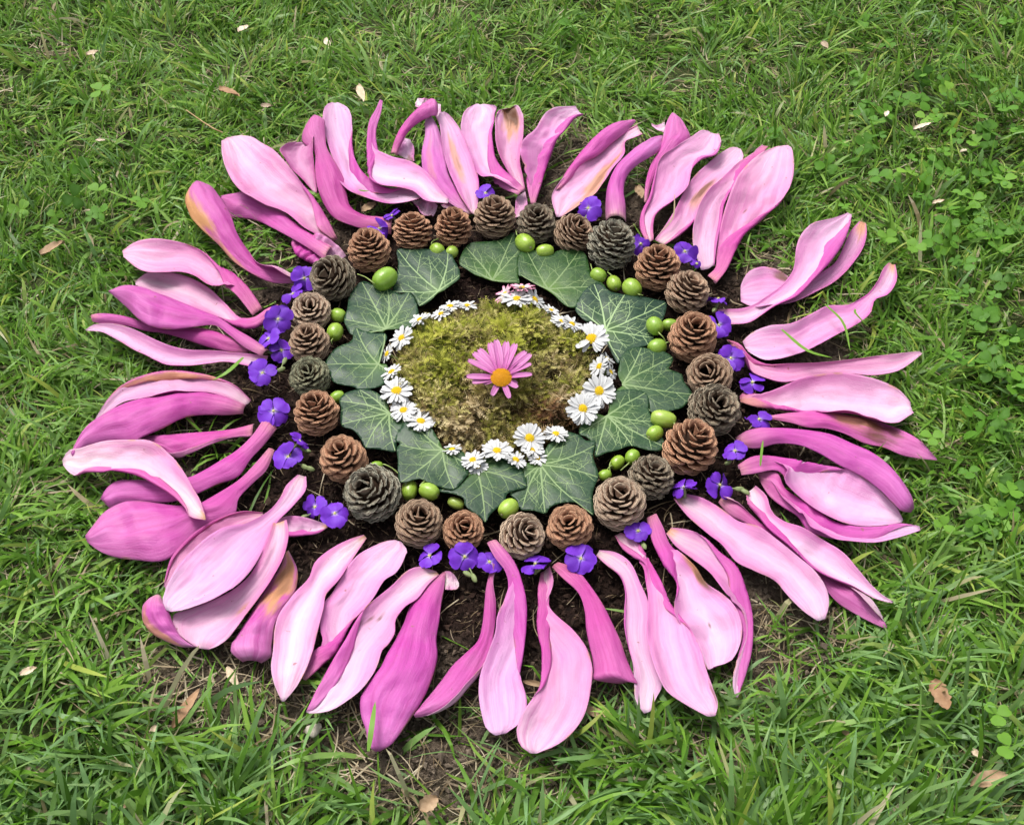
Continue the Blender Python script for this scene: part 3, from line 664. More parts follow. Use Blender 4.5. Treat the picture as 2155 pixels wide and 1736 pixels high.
def catmull(P, n):
    P = np.asarray(P, float)
    mid = P.reshape(len(P), -1, 2).mean(1) if P.shape[1] == 4 else P
    d = np.r_[0, np.cumsum(np.maximum(np.linalg.norm(np.diff(mid, axis=0), axis=1), 1e-6))]
    s = np.linspace(0, d[-1], n)
    k = np.clip(np.searchsorted(d, s, 'right') - 1, 0, len(P) - 2)
    t = ((s - d[k]) / (d[k + 1] - d[k]))[:, None]
    tang = np.gradient(P, d, axis=0)
    h = (d[k + 1] - d[k])[:, None]
    t2, t3 = t * t, t ** 3
    out = (2 * t3 - 3 * t2 + 1) * P[k] + (t3 - 2 * t2 + t) * h * tang[k] + (-2 * t3 + 3 * t2) * P[k + 1] + (t3 - t2) * h * tang[k + 1]
    idx = k + t[:, 0]
    return out, idx / (len(P) - 1), s / d[-1]

FOOT = {}                         # ground cells under petals -> lowest petal height there
def petal_mesh(p, seed):
    nu, nv = 40, 29
    rg = np.array(p['g'], float).reshape(-1, 4)
    rg = np.concatenate([frame(p['r'], rg[:, :2]), frame(p['r'], rg[:, 2:])], 1)
    st, ri, uu = catmull(rg, nu)
    def along(key, default):
        a = p.get(key, default)
        a = np.atleast_1d(np.asarray(a, float))
        return np.interp(ri, np.linspace(0, 1, len(a)), a)
    wA, wB = along('wA', 0), along('wB', 0)
    wA, wB = wA * np.where(wA < 1, 1.25, 1.1), wB * np.where(wB < 1, 1.25, 1.1)
    lift = along('z', [2, 4, 5]) * .001
    inner = p['s'] == 'i'
    cup = along('cup', .5 if inner else -.95)
    ru = p.get('ru', .25) + .25
    v = np.linspace(-1, 1, nv)
    dv = v[1] - v[0]
    rs = np.random.default_rng(seed)
    ph = rs.uniform(0, 6.28, 6)
    V = np.zeros((nu, nv, 3))
    for i in range(nu):
        u = uu[i]
        c = cup[i] * (1 + .12 * math.sin(5 * u + ph[0]))
        th = c * v + .10 * np.sin(7 * u + ph[1]) + .06 * np.sin(3 * v + 6 * u + ph[2]) + .22 * math.exp(-((u - .5) / .4) ** 2) * np.tanh(v * 6) * .35
        if wA[i] > .02:
            r_ = .15 + .45 * min(1, wA[i] / 1.6) ** 1.5
            th = th - R(176) * min(1, wA[i] / .22) * sstep((-v - (1 - wA[i])) / r_)
        if wB[i] > .02:
            r_ = .15 + .45 * min(1, wB[i] / 1.6) ** 1.5
            th = th + R(176) * min(1, wB[i] / .22) * sstep((v - (1 - wB[i])) / r_)
        a = np.r_[0, np.cumsum((np.cos(th[1:]) + np.cos(th[:-1])) / 2 * dv)]
        b = np.r_[0, np.cumsum((np.sin(th[1:]) + np.sin(th[:-1])) / 2 * dv)]
        b = b + ru * .05 * np.abs(v) ** 3 * np.sin(u * 19 + ph[3] + v * 1.5) + ru * .03 * v * v * np.sin(u * 37 + ph[4])
        b = b + .085 * vnoise(u * 6 + seed * 3.1, v * 2.2 + seed, 51) + .035 * vnoise(u * 17 + seed * 1.7, v * 5, 52)
        b = b - b.min()
        A_, B_ = st[i, :2], st[i, 2:]
        mid = (A_ + B_) / 2
        O = ground(mid[0], mid[1], lift[i])
        Pw = ground(B_[0], B_[1], lift[i]) - ground(A_[0], A_[1], lift[i])
        Lw = np.linalg.norm(Pw) + 1e-9
        Lp = np.linalg.norm(B_ - A_) + 1e-9
        n = (B_ - A_) / Lp
        sP = Lp / Lw
        jz = float(np.dot(image(O + (0, 0, .001)) - image(O), n)) / .001
        q = a * sP + b * jz
        rangeq = max(q.max() - q.min(), .25 * sP)
        k = Lp / rangeq
        cshift = (-Lp / 2 - k * q.min()) / sP
        V[i] = O + np.outer(k * a + cshift, Pw / Lw)
        V[i, :, 2] = lift[i] + k * b
    du = np.gradient(V, axis=0); dw = np.gradient(V, axis=1)
    up = np.cross((V[nu // 2 + 3].mean(0) - V[nu // 2 - 3].mean(0))[:2], (ground(*st[nu // 2, 2:]) - ground(*st[nu // 2, :2]))[:2]) > 0
    N = np.cross(du, dw); N /= np.linalg.norm(N, axis=2, keepdims=True) + 1e-12
    if not up:
        N = -N
    th_ = .00022 * (1 - .45 * np.abs(v))[None, :, None]
    top = (V + N * th_).reshape(-1, 3)
    bot = (V - N * th_).reshape(-1, 3)
    n = nu * nv
    ft = grid_faces(nu, nv, 0, flip=bool(up))
    fb = grid_faces(nu, nv, n, flip=not up)
    ring = [i * nv for i in range(nu)] + [(nu - 1) * nv + j for j in range(1, nv)] + [i * nv + nv - 1 for i in range(nu - 2, -1, -1)] + [j for j in range(nv - 2, 0, -1)]
    ring = np.array(ring)
    nx = np.roll(ring, -1)
    fr = np.stack([ring, nx, nx + n, ring + n], -1)
    if up:
        fr = fr[:, ::-1]
    faces = np.concatenate([ft, fb, fr])
    mi_top, mi_bot = (0, 1) if inner else (1, 0)
    midx = np.r_[np.full(len(ft), mi_top), np.full(len(fb), mi_bot), np.full(len(fr), 0)]
    U = np.repeat(uu, nv); W = np.tile(v, nu)
    tanm = np.zeros(n); brm = np.zeros(n)
    for (su, sv, ru_, rv_, kind, s_) in p.get('st', []):
        wob = .35 * vnoise(U * 9 + seed, W * 4, 5) + .2 * vnoise(U * 26 + seed, W * 12, 6)
        d = np.sqrt(((U - su) / ru_) ** 2 + ((W - sv) / rv_) ** 2) + wob
        g = s_ * sstep((1.15 - d) / .75)
        if kind == 'tan':
            tanm = np.maximum(tanm, g)
        else:
            brm = np.maximum(brm, g)
    at = dict(pu=np.r_[U, U], pv=np.r_[W, W], tan=np.r_[tanm, tanm], brown=np.r_[brm, brm])
    vv = np.concatenate([top, bot])
    for x, y, z in bot:
        kx = (int(round(x / .002)), int(round(y / .002)))
        if z < FOOT.get(kx, 9):
            FOOT[kx] = z
    loc = np.array([vv[:, 0].mean(), vv[:, 1].mean(), vv[:, 2].min()])
    return mesh_np('petal', vv - loc, faces, (M['petal_in'], M['petal_out']), at, midx), loc

for i, p in enumerate(PET):
    me, loc = petal_mesh(p, 100 + i)
    o = link('magnolia_petal', me, loc=loc)
    t = p.get('tint', (1, 1, 1))
    j = 1 + rng.uniform(-.05, .05, 3)
    o.color = (t[0] * j[0], t[1] * j[1], t[2] * j[2], 1)
    tag(o, p['l'], 'petal', 'magnolia petals radiating around the ring of cones')
    for k, e in enumerate(p.get('extra', [])):
        e = dict(e); e.setdefault('r', p['r'])
        me2, loc2 = petal_mesh(e, 300 + i * 5 + k)
        c_ = link(e['n'], me2, parent=o, loc=loc2 - loc)
        t2 = e.get('tint', (1, 1, 1))
        c_.color = (*t2, 1)
# ------------------------------------------------------------------ cones
def scale_mesh(seed, frill):
    """one woody cone scale: attached at the origin, reaching along +X to length 1, width about 1"""
    rs = np.random.default_rng(seed)
    us = np.array([0, .35, .62, .80, .92, 1.0]); vs = np.linspace(-1, 1, 7)
    hw = np.array([.16, .32, .47, .52, .46, .30])
    V = np.zeros((6, 7, 3))
    for i, u in enumerate(us):
        for j, v in enumerate(vs):
            bend = .10 * max(0, u - .35) - 1.1 * max(0, u - .70) ** 1.5   # rises, then the lip rolls out
            V[i, j] = (u - .10 * v * v * (u > .7) + frill * rs.uniform(-.05, .05) * (u > .75), hw[i] * v * (1 + frill * rs.uniform(-.12, .12)),
                       .16 * v * v * hw[i] * 2 * (1 - .5 * u) + bend + frill * rs.uniform(-.05, .05) * (u > .6))
    th = np.array([.05, .06, .075, .085, .085, .07])[:, None]
    top = V.copy(); bot = V.copy(); bot[:, :, 2] -= th
    n = 42
    ft = grid_faces(6, 7, 0, True); fb = grid_faces(6, 7, n)
    ring = np.array([i * 7 for i in range(6)] + [35 + j for j in range(1, 7)] + [i * 7 + 6 for i in range(4, -1, -1)] + [5, 4, 3, 2, 1])
    nx = np.roll(ring, -1)
    fr = np.stack([ring, nx, nx + n, ring + n], -1)
    uu = np.repeat(us, 7); vv = np.tile(vs, 6)
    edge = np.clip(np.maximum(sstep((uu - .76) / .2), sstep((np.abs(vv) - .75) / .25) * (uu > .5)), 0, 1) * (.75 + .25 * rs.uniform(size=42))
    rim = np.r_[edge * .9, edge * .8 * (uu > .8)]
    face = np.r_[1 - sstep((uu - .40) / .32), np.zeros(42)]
    return mesh_np('scale', np.concatenate([top, bot]).reshape(-1, 3), np.concatenate([ft, fb, fr]), (M['scale'],), dict(rim=rim, face=face))

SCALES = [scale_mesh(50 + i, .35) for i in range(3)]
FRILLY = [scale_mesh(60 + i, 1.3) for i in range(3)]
BROWN, RED, TANC, GREY, DARK, GREEN = (.95, .95, .95), (1.12, .90, .80), (1.12, 1.22, 1.3), (.70, .94, 1.06), (.64, .76, .80), (.58, .84, .78)
# x, y, width, rosette x, y, colour, frilly, label
CONES = [
 (1041, 455, 90, 1042, 425, BROWN, 0, 'tall brown cone at the very top of the ring, under a purple flower'),
 (1129, 470, 82, 1131, 446, DARK, 1, 'small dark cone next clockwise from the topmost cone'),
 (1208, 491, 86, 1226, 474, BROWN, 0, 'brown cone between the small dark cone and the grey cone at the top'),
 (1287, 514, 100, 1296, 477, GREY, 1, 'grey weathered cone in the upper part of the ring at one'),
 (1384, 562, 98, 1386, 530, RED, 0, 'reddish cone with a pale speck on top, next to the grey one'),
 (1447, 613, 96, 1461, 586, BROWN, 0, 'brown cone between two reddish cones at two'),
 (1459, 708, 104, 1461, 678, RED, 0, 'reddish open cone beside the three berries with stems'),
 (1493, 790, 98, 1478, 779, BROWN, 0, 'flat rose shaped brown cone at three'),
 (1503, 862, 112, 1512, 840, DARK, 1, 'dark olive brown cone behind the tall orange brown cone'),
 (1453, 940, 116, 1472, 897, RED, 0, 'tallest orange brown cone with wide open scales at four'),
 (1370, 1003, 100, 1379, 974, DARK, 1, 'grey brown cone between the tall orange one and the large tan one'),
 (1303, 1058, 114, 1300, 1026, TANC, 0, 'large light tan cone at five'),
 (1199, 1110, 100, 1194, 1086, RED, 0, 'red brown squat cone at half past five'),
 (1100, 1127, 102, 1120, 1114, TANC, 0, 'tan cone with dark gaps at the bottom of the ring'),
 (975, 1118, 90, 981, 1100, RED, 0, 'smallest red brown cone at half past six'),
 (882, 1100, 102, 889, 1070, BROWN, 0, 'greyish brown cone with neat scales, beside the large grey cone'),
 (783, 1037, 122, 765, 1015, GREY, 1, 'large grey frilly cone at half past seven'),
 (722, 965, 102, 715, 937, RED, 0, 'red brown cone tilted above the large grey cone'),
 (665, 868, 98, 663, 836, RED, 0, 'light red brown cone at half past eight'),
 (652, 793, 88, 650, 776, GREEN, 1, 'small greenish grey cone at nine'),
 (651, 722, 88, 647, 696, BROWN, 0, 'dark hollow topped cone just above the greenish one'),
 (654, 655, 86, 656, 640, TANC, 0, 'pale rimmed rosette cone at half past nine'),
 (700, 585, 96, 680, 576, DARK, 0, 'grey brown cone tipped on its side with a twig stump at ten'),
 (776, 525, 92, 775, 494, RED, 0, 'red brown upright cone at half past ten'),
 (868, 486, 88, 870, 452, RED, 0, 'tall red brown cone at eleven'),
 (954, 478, 80, 958, 446, RED, 0, 'small open red brown cone next before the topmost cone'),
]
RIGHT = np.array([1.0, 0, 0]); UPV = np.array([0, sp_, cp]); FWD = np.array([0, cp, -sp_])
for ci, (cx, cy, wpx, tx, ty, tintc, frilly, lab) in enumerate(CONES):
    s = px_size(cx, cy, .015)
    rad = wpx * s / 2 * .93
    H2 = rad * (1.06 + .10 * math.sin(ci * 2.3))
    c = ground(cx, cy, H2 * .86)
    ox, oy = (tx - cx) * s / H2, -(ty - cy) * s / H2
    l2 = min(.92, ox * ox + oy * oy)
    ax_ = ox * RIGHT + oy * UPV - math.sqrt(1 - l2) * FWD
    ax_ /= np.linalg.norm(ax_)
    q = Vector(ax_).to_track_quat('Z', 'Y')
    root = empty('pine_cone', (c[0], c[1], c[2]), q)
    tag(root, lab, 'cone', 'cones set in a ring')
    # core
    th = np.linspace(0, 2 * np.pi, 11)[:-1]
    zz = np.linspace(-.82, .70, 7)
    rr = rad * .50 * np.sqrt(np.clip(1 - (zz / .95) ** 2, .02, 1))
    cv = np.stack([np.outer(rr, np.cos(th)), np.outer(rr, np.sin(th)), np.repeat(zz[:, None] * H2, 10, 1)], -1).reshape(-1, 3)
    cf = [(i * 10 + j, i * 10 + (j + 1) % 10, (i + 1) * 10 + (j + 1) % 10, (i + 1) * 10 + j) for i in range(6) for j in range(10)]
    link('core', mesh_np('core', cv, np.array(cf), (M['core'],)), parent=root)
    N = int(66 + 8 * math.sin(ci * 4.7))
    pool = FRILLY if frilly else SCALES
    rs = random.Random(400 + ci)
    phase = rs.uniform(0, 6.28)
    openn = rs.uniform(.84, 1.12)
    for k in range(N):
        t = k / (N - 1)
        sn = -.80 + 1.798 * t ** .80
        phi = math.asin(max(-.8, min(.998, sn)))
        az = phase + k * 2.399963
        tipr = rad * math.cos(phi) * (1.0 if t < .7 else 1.0) * rs.uniform(.95, 1.04)
        tipz = H2 * math.sin(phi) * (1.0 + .04 * t)
        tipr = max(tipr, rad * .05)
        e = R(np.interp(math.degrees(phi), [-53, 0, 40, 70, 86], [10, 38, 56, 74, 92]) / openn)
        L0 = rad * (.78 - .30 * t)
        T = Vector((tipr * math.cos(az), tipr * math.sin(az), tipz))
        Bp = T - Vector((math.cos(e) * math.cos(az), math.cos(e) * math.sin(az), math.sin(e))) * L0
        X_ = (T - Bp); L = X_.length; X_.normalize()
        Yt = Vector((-math.sin(az), math.cos(az), 0))
        Z_ = X_.cross(Yt); Z_.normalize()
        Y_ = Z_.cross(X_)
        wdt = rad * (.82 - .36 * t ** 1.4) * rs.uniform(.92, 1.08)
        roll = Matrix.Rotation(rs.uniform(-.13, .13), 4, 'X')
        mat = Matrix(((X_.x * L, Y_.x * wdt, Z_.x * wdt * .9, Bp.x), (X_.y * L, Y_.y * wdt, Z_.y * wdt * .9, Bp.y), (X_.z * L, Y_.z * wdt, Z_.z * wdt * .9, Bp.z), (0, 0, 0, 1)))
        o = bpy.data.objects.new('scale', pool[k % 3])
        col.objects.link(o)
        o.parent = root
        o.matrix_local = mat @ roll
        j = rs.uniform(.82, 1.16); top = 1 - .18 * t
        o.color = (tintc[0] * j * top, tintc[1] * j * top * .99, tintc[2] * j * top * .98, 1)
    if 'twig' in lab:
        d = -np.array(ax_)
        p0 = c + d * H2 * .8
        pts = np.array([[0, 0, -H2 * .7], [.001, .002, -H2 * 1.15], [.004, .003, -H2 * 1.5], [.006, .002, -H2 * 1.75]])
        v, f = tube(pts, [.0022, .0024, .0016, .0013], 7)
        o = link('twig_stump', mesh_np('twig', v, f, (M['scale'],), dict(rim=np.full(len(v), .2), face=np.full(len(v), .3))), parent=root)
        o.color = (.75, .75, .65, 1)

# ------------------------------------------------------------------ ivy leaves
def wave(x, y):
    return .0007 * vnoise(x * 45, y * 45, 21) + .0005 * vnoise(x * 90, y * 90, 22)

def inside(poly, p):
    x, y = p; c = False
    for i in range(len(poly)):
        x1, y1 = poly[i]; x2, y2 = poly[i - 1]
        if (y1 > y) != (y2 > y) and x < (x2 - x1) * (y - y1) / (y2 - y1) + x1:
            c = not c
    return c

IVY = [
 ('B1', 3.6, (.95, 1.0, 1.15), [1140,560,1250,565,1390,562,1500,575,1615,580,1650,650,1690,720,1708,780,1700,830,1640,880,1560,940,1510,960,1460,1010,1400,1050,1340,1072,1310,1020,1270,960,1200,955,1105,945,1110,850,1140,790,1150,680],
  (1515,940), [1150,570,1600,590,1700,800,1110,940,1340,1068], 1.5, 'dark square topped ivy leaf with bright veins beside the largest berry'),
 ('B1', 4.8, (.95, 1.05, 1.1), [820,850,880,860,940,895,1050,905,1120,950,1180,970,1250,950,1300,1010,1330,1110,1330,1190,1260,1270,1150,1285,1040,1290,1010,1310,900,1300,740,1335,680,1250,660,1190,690,1110,705,1000,760,910],
  (1045,1280), [825,860,1050,912,1248,958,668,1190,745,1328,1325,1180], 1.0, 'ivy leaf at ten overlapping the square topped one'),
 ('B1', 6.0, (.95, 1.1, 1.05), [770,1265,850,1300,950,1320,1030,1320,1050,1370,1010,1440,990,1500,985,1590,1040,1600,1060,1640,1055,1731,1003,1789,886,1824,793,1824,746,1801,653,1789,583,1766,548,1731,525,1661,484,1603,560,1480,640,1430,700,1410,740,1370,745,1300],
  (970,1597), [775,1272,1030,1328,492,1602,765,1815,1050,1660], .9, 'ivy leaf at nine pointing outward past the greenish cone'),
 ('B3', 7.0, (.95, 1.0, 1.05), [720,200,800,215,870,260,910,320,920,380,970,385,1030,420,1050,450,1000,530,975,620,965,680,880,672,800,660,730,650,700,590,640,520,560,490,540,440,545,340,530,280,580,230,650,205],
  (918,382), [540,290,552,470,735,645,962,672,700,210,1045,440], 1.2, 'ivy leaf at half past eight beside the light red brown cone'),
 ('B3', 9.4, (1.0, 1.08, .98), [1060,450,1130,445,1220,480,1280,560,1320,640,1335,675,1380,655,1450,660,1510,710,1545,780,1530,850,1480,920,1415,975,1330,960,1250,940,1150,900,1010,925,985,850,985,760,975,660,1000,620,960,590,1010,500],
  (1330,675), [1090,455,978,625,1012,918,1415,968,1540,800], .9, 'ivy leaf at half past seven with soil specks and a berry stalk on it'),
 ('B3', 8.2, (.92, .98, 1.0), [1600,815,1640,740,1720,690,1800,680,1880,740,1940,820,1980,950,1900,980,1830,1010,1810,1070,1740,1130,1690,1180,1660,1230,1620,1190,1550,1150,1500,1100,1490,1050,1400,1010,1310,990,1320,960,1420,970,1480,920,1540,860,1550,800],
  (1600,825), [1660,1222,1972,945,1325,978,1780,690], .7, 'dark pointed ivy leaf at the bottom of the leaf ring'),
 ('B4', 7.0, (1.0, 1.08, 1.0), [350,770,370,700,420,620,490,560,560,530,650,560,700,600,770,600,770,640,755,720,775,790,800,870,770,950,750,1040,760,1180,650,1090,540,1080,430,1110,390,1160,300,1140,200,1130,170,1060,110,1005,160,970,240,940,220,860,200,800,270,770],
  (350,785), [752,1168,212,1112,560,540,792,880,385,1150,120,1002,765,640], 1.0, 'large broad ivy leaf at half past five above the tan cone'),
 ('B4', 5.8, (1.05, 1.15, .95), [860,410,880,340,880,250,950,210,1050,200,1150,215,1190,270,1185,350,1220,430,1290,560,1300,640,1270,680,1170,670,1050,640,950,680,860,700,770,725,770,640,700,570,650,550,660,480,720,410,790,395],
  (865,410), [1160,225,1292,640,655,542,780,712,1060,640,1215,450], 1.1, 'ivy leaf at four with two pale berries on its outer lobe'),
 ('B4', 4.6, (1.0, 1.1, .95), [950,90,962,5,981,-53,1050,-112,1128,-127,1196,-112,1284,-102,1372,-53,1363,5,1343,45,1441,84,1461,142,1529,240,1490,300,1450,340,1390,360,1280,380,1200,370,1185,300,1100,240,1000,230,940,205,965,185,985,160],
  (985,162), [1368,-50,1522,238,1130,-122,1200,362,950,195], .9, 'ivy leaf at three under the next lower leaf and beside the rose shaped cone'),
 ('B2', 3.4, (.85, .92, 1.1), [890,770,950,760,1040,830,1150,850,1290,870,1400,885,1475,900,1480,960,1450,1050,1390,1140,1370,1230,1280,1265,1200,1290,1140,1340,1100,1400,1060,1340,1030,1280,1000,1200,1000,1150,930,1060,850,1060,780,1000,760,950,790,880,830,820],
  (1000,1130), [910,768,1470,908,768,950,1380,1185,1108,1372,1150,855], 1.9, 'darkest ivy leaf with a white vein network at two'),
 ('B2', 2.2, (1.25, 1.35, .75), [310,570,330,510,400,495,500,510,580,525,620,500,720,490,800,495,850,550,870,640,890,710,960,750,1005,800,960,830,870,850,800,880,770,945,700,940,640,900,600,860,550,820,500,790,420,745,350,710,305,690],
  (548,805), [382,515,790,500,330,695,965,785,705,935], .7, 'lighter green ivy leaf with a brown spot at one'),
 ('B2', 1.0, (1.15, 1.25, .8), [-50,440,20,435,120,430,170,420,230,380,285,358,290,420,340,480,380,490,330,515,310,570,305,690,320,760,280,765,200,760,105,745,30,720,-30,700,-100,650,-158,605,-140,535,-105,473],
  (107,740), [272,372,-102,478,-150,600,310,505,300,745], .7, 'lighter green ivy leaf at twelve dusted with soil, under the spotted one'),
]
def ribbon(pts, w0, w1, zoff, V, F, surf):
    pts = np.asarray(pts); n = len(pts)
    t = np.gradient(pts, axis=0); t /= np.linalg.norm(t, axis=1, keepdims=True) + 1e-12
    nn = np.stack([-t[:, 1], t[:, 0]], -1)
    ww = np.linspace(w0, w1, n)[:, None]
    b = len(V)
    for k in range(n):
        for sgn, dz in ((-1, 0), (0, zoff), (1, 0)):
            p = pts[k] + nn[k] * ww[k] * sgn
            V.append((p[0], p[1], surf(p[0], p[1]) + .00008 + dz))
    for k in range(n - 1):
        for j in (0, 1):
            a = b + k * 3 + j
            F.append((a, a + 1, a + 4, a + 3))

for li, (reg, lift, tintc, out, org, ends, vb, lab) in enumerate(IVY):
    lift *= .001
    P = frame(reg, out)
    W = ground(P[:, 0], P[:, 1], lift)[:, :2]
    og = frame(reg, org)[0]; Og = ground(og[0], og[1], lift)[:2]
    En = frame(reg, ends); En = ground(En[:, 0], En[:, 1], lift)[:, :2]
    # smooth outline (closed Catmull-Rom)
    n = len(W); sm = []
    for i in range(n):
        p0, p1, p2, p3 = W[i - 1], W[i], W[(i + 1) % n], W[(i + 2) % n]
        for t in (0, .33, .66):
            sm.append(.5 * ((2 * p1) + (-p0 + p2) * t + (2 * p0 - 5 * p1 + 4 * p2 - p3) * t * t + (-p0 + 3 * p1 - 3 * p2 + p3) * t ** 3))
    sm = np.array(sm)
    size = np.max(np.linalg.norm(sm - Og, axis=1))
    ph = li * 1.7
    tilt = np.array([math.cos(ph), math.sin(ph)]) * .02
    cen = sm.mean(0)
    def surf(x, y, cen=cen, En=En, Og=Og, size=size, lift=lift):
        d = max(0.0, 1 - 0.0)
        r2 = ((x - cen[0]) ** 2 + (y - cen[1]) ** 2) / size ** 2
        # blade sinks a little along the main veins
        dv = 1.0
        for e in En:
            ab = e - Og; L2 = ab @ ab
            t = min(1, max(0, ((x - Og[0]) * ab[0] + (y - Og[1]) * ab[1]) / L2))
            dv = min(dv, math.hypot(x - Og[0] - ab[0] * t, y - Og[1] - ab[1] * t))
        return lift + .0045 + float(wave(x, y)) - .0007 * r2 + .0005 * min(1, dv / .006)
    mn, mx = sm.min(0), sm.max(0)
    stp = .0021
    gx, gy = np.meshgrid(np.arange(mn[0], mx[0], stp), np.arange(mn[1], mx[1], stp))
    cand = [tuple(p) for p in np.stack([gx.ravel(), gy.ravel()], -1) if inside(sm, p)]
    dmin = lambda p: np.min(np.hypot(sm[:, 0] - p[0], sm[:, 1] - p[1]))
    cand = [p for p in cand if dmin(p) > .0009]
    allp = [Vector((float(p[0]), float(p[1]))) for p in sm] + [Vector((float(p[0]), float(p[1]))) for p in cand]
    edges = [(i, (i + 1) % len(sm)) for i in range(len(sm))]
    r_ = delaunay_2d_cdt(allp, edges, [], 1, 1e-7)
    vv = np.array([(p.x, p.y, surf(p.x, p.y)) for p in r_[0]])
    tri = np.array([f for f in r_[2] if len(f) == 3])
    nv_ = len(vv)
    low = vv - (0, 0, .00035)
    tri2 = tri[:, ::-1] + nv_
    # rim
    from collections import Counter
    ec = Counter()
    for f in tri:
        for a, b in ((f[0], f[1]), (f[1], f[2]), (f[2], f[0])):
            ec[(min(a, b), max(a, b))] += 1
    rimf = []
    for (a, b), c_ in ec.items():
        if c_ == 1:
            rimf += [(a, b, b + nv_), (a, b + nv_, a + nv_)]
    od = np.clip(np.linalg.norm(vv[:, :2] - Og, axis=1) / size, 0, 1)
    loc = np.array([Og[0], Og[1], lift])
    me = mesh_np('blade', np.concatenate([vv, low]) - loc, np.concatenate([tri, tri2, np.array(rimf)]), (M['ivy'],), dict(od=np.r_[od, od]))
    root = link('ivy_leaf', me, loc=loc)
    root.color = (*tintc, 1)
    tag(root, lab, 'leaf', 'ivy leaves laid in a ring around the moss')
    # veins
    VV, VF = [], []
    rs = random.Random(900 + li)
    def grow(p, ang, length, wd, level):
        pts = [p]
        n_ = max(3, int(length / .0022))
        stepl = length / n_
        a = ang
        for k in range(n_):
            a += rs.uniform(-.16, .16)
            nxp = pts[-1] + stepl * np.array([math.cos(a), math.sin(a)])
            if not inside(sm, nxp):
                break
            pts.append(nxp)
        if len(pts) < 3:
            return
        ribbon(pts, wd, wd * .45, .00012, VV, VF, surf)
        if level < 3:
            side = 1 if rs.random() < .5 else -1
            for k in range(2, len(pts) - 1, 2 if level < 2 else 3):
                side = -side
                grow(pts[k], a + side * rs.uniform(.6, 1.0), length * rs.uniform(.35, .6), wd * .55, level + 1)
    for e in En:
        d = e - Og; L = np.linalg.norm(d); ang = math.atan2(d[1], d[0])
        tt = np.linspace(0, 1, 14)
        bend = rs.uniform(-.05, .05)
        pts = Og + np.outer(tt, d) + np.outer(np.sin(tt * np.pi) * bend, [-d[1], d[0]])
        keep = [q for q in pts if inside(sm, q)]
        if len(keep) < 4:
            continue
        ribbon(keep, .00070, .00032, .0002, VV, VF, surf)
        side = 1
        for k in range(2, len(keep) - 2, 2):
            side = -side
            fr = k / len(keep)
            grow(keep[k], ang + side * rs.uniform(.6, .95), L * (.42 * (1 - fr) + .16) * rs.uniform(.8, 1.2), .00030, 1)
    vo_ = link('veins', mesh_np('veins', np.array(VV) - loc, np.array(VF), (M['vein'],)), parent=root)
    k = vb
    vo_.color = (.45 + .5 * k, .5 + .46 * k, .3 + .62 * k, 1)

# ------------------------------------------------------------------ green berries
def berry_mesh():
    nu, nv = 15, 25
    th = np.linspace(0, np.pi, nu); ph = np.linspace(0, 2 * np.pi, nv)
    T, Pp = np.meshgrid(th, ph, indexing='ij')
    sup = np.sin(T) ** .86
    rib = .5 + .5 * np.cos(9 * Pp)
    r_ = sup * (1 - .020 * rib * np.sin(T))
    z = np.cos(T) * (1 - .10 * np.exp(-(T / .35) ** 2) - .08 * np.exp(-((np.pi - T) / .35) ** 2))
    v = np.stack([z, r_ * np.cos(Pp), r_ * np.sin(Pp)], -1).reshape(-1, 3)
    return mesh_np('body', v, grid_faces(nu, nv, 0, True), (M['berry'],), dict(rib=1 - rib.ravel()))
BERRY = berry_mesh()
v, f = tube([[-.02, 0, 0], [.04, 0, 0], [.07, 0, 0]], [.9, 1.0, .62], 9)
v = np.concatenate([v, [[.075, 0, 0]]])
f = np.concatenate([f, [(18 + j, 18 + (j + 1) % 9, 27, 27) for j in range(9)]])
f3 = np.array([t for q in f for t in ((q[0], q[1], q[2]), (q[0], q[2], q[3])) if len(set(t)) == 3])
SCAR = mesh_np('scar', v, f3, (M['scar'],))
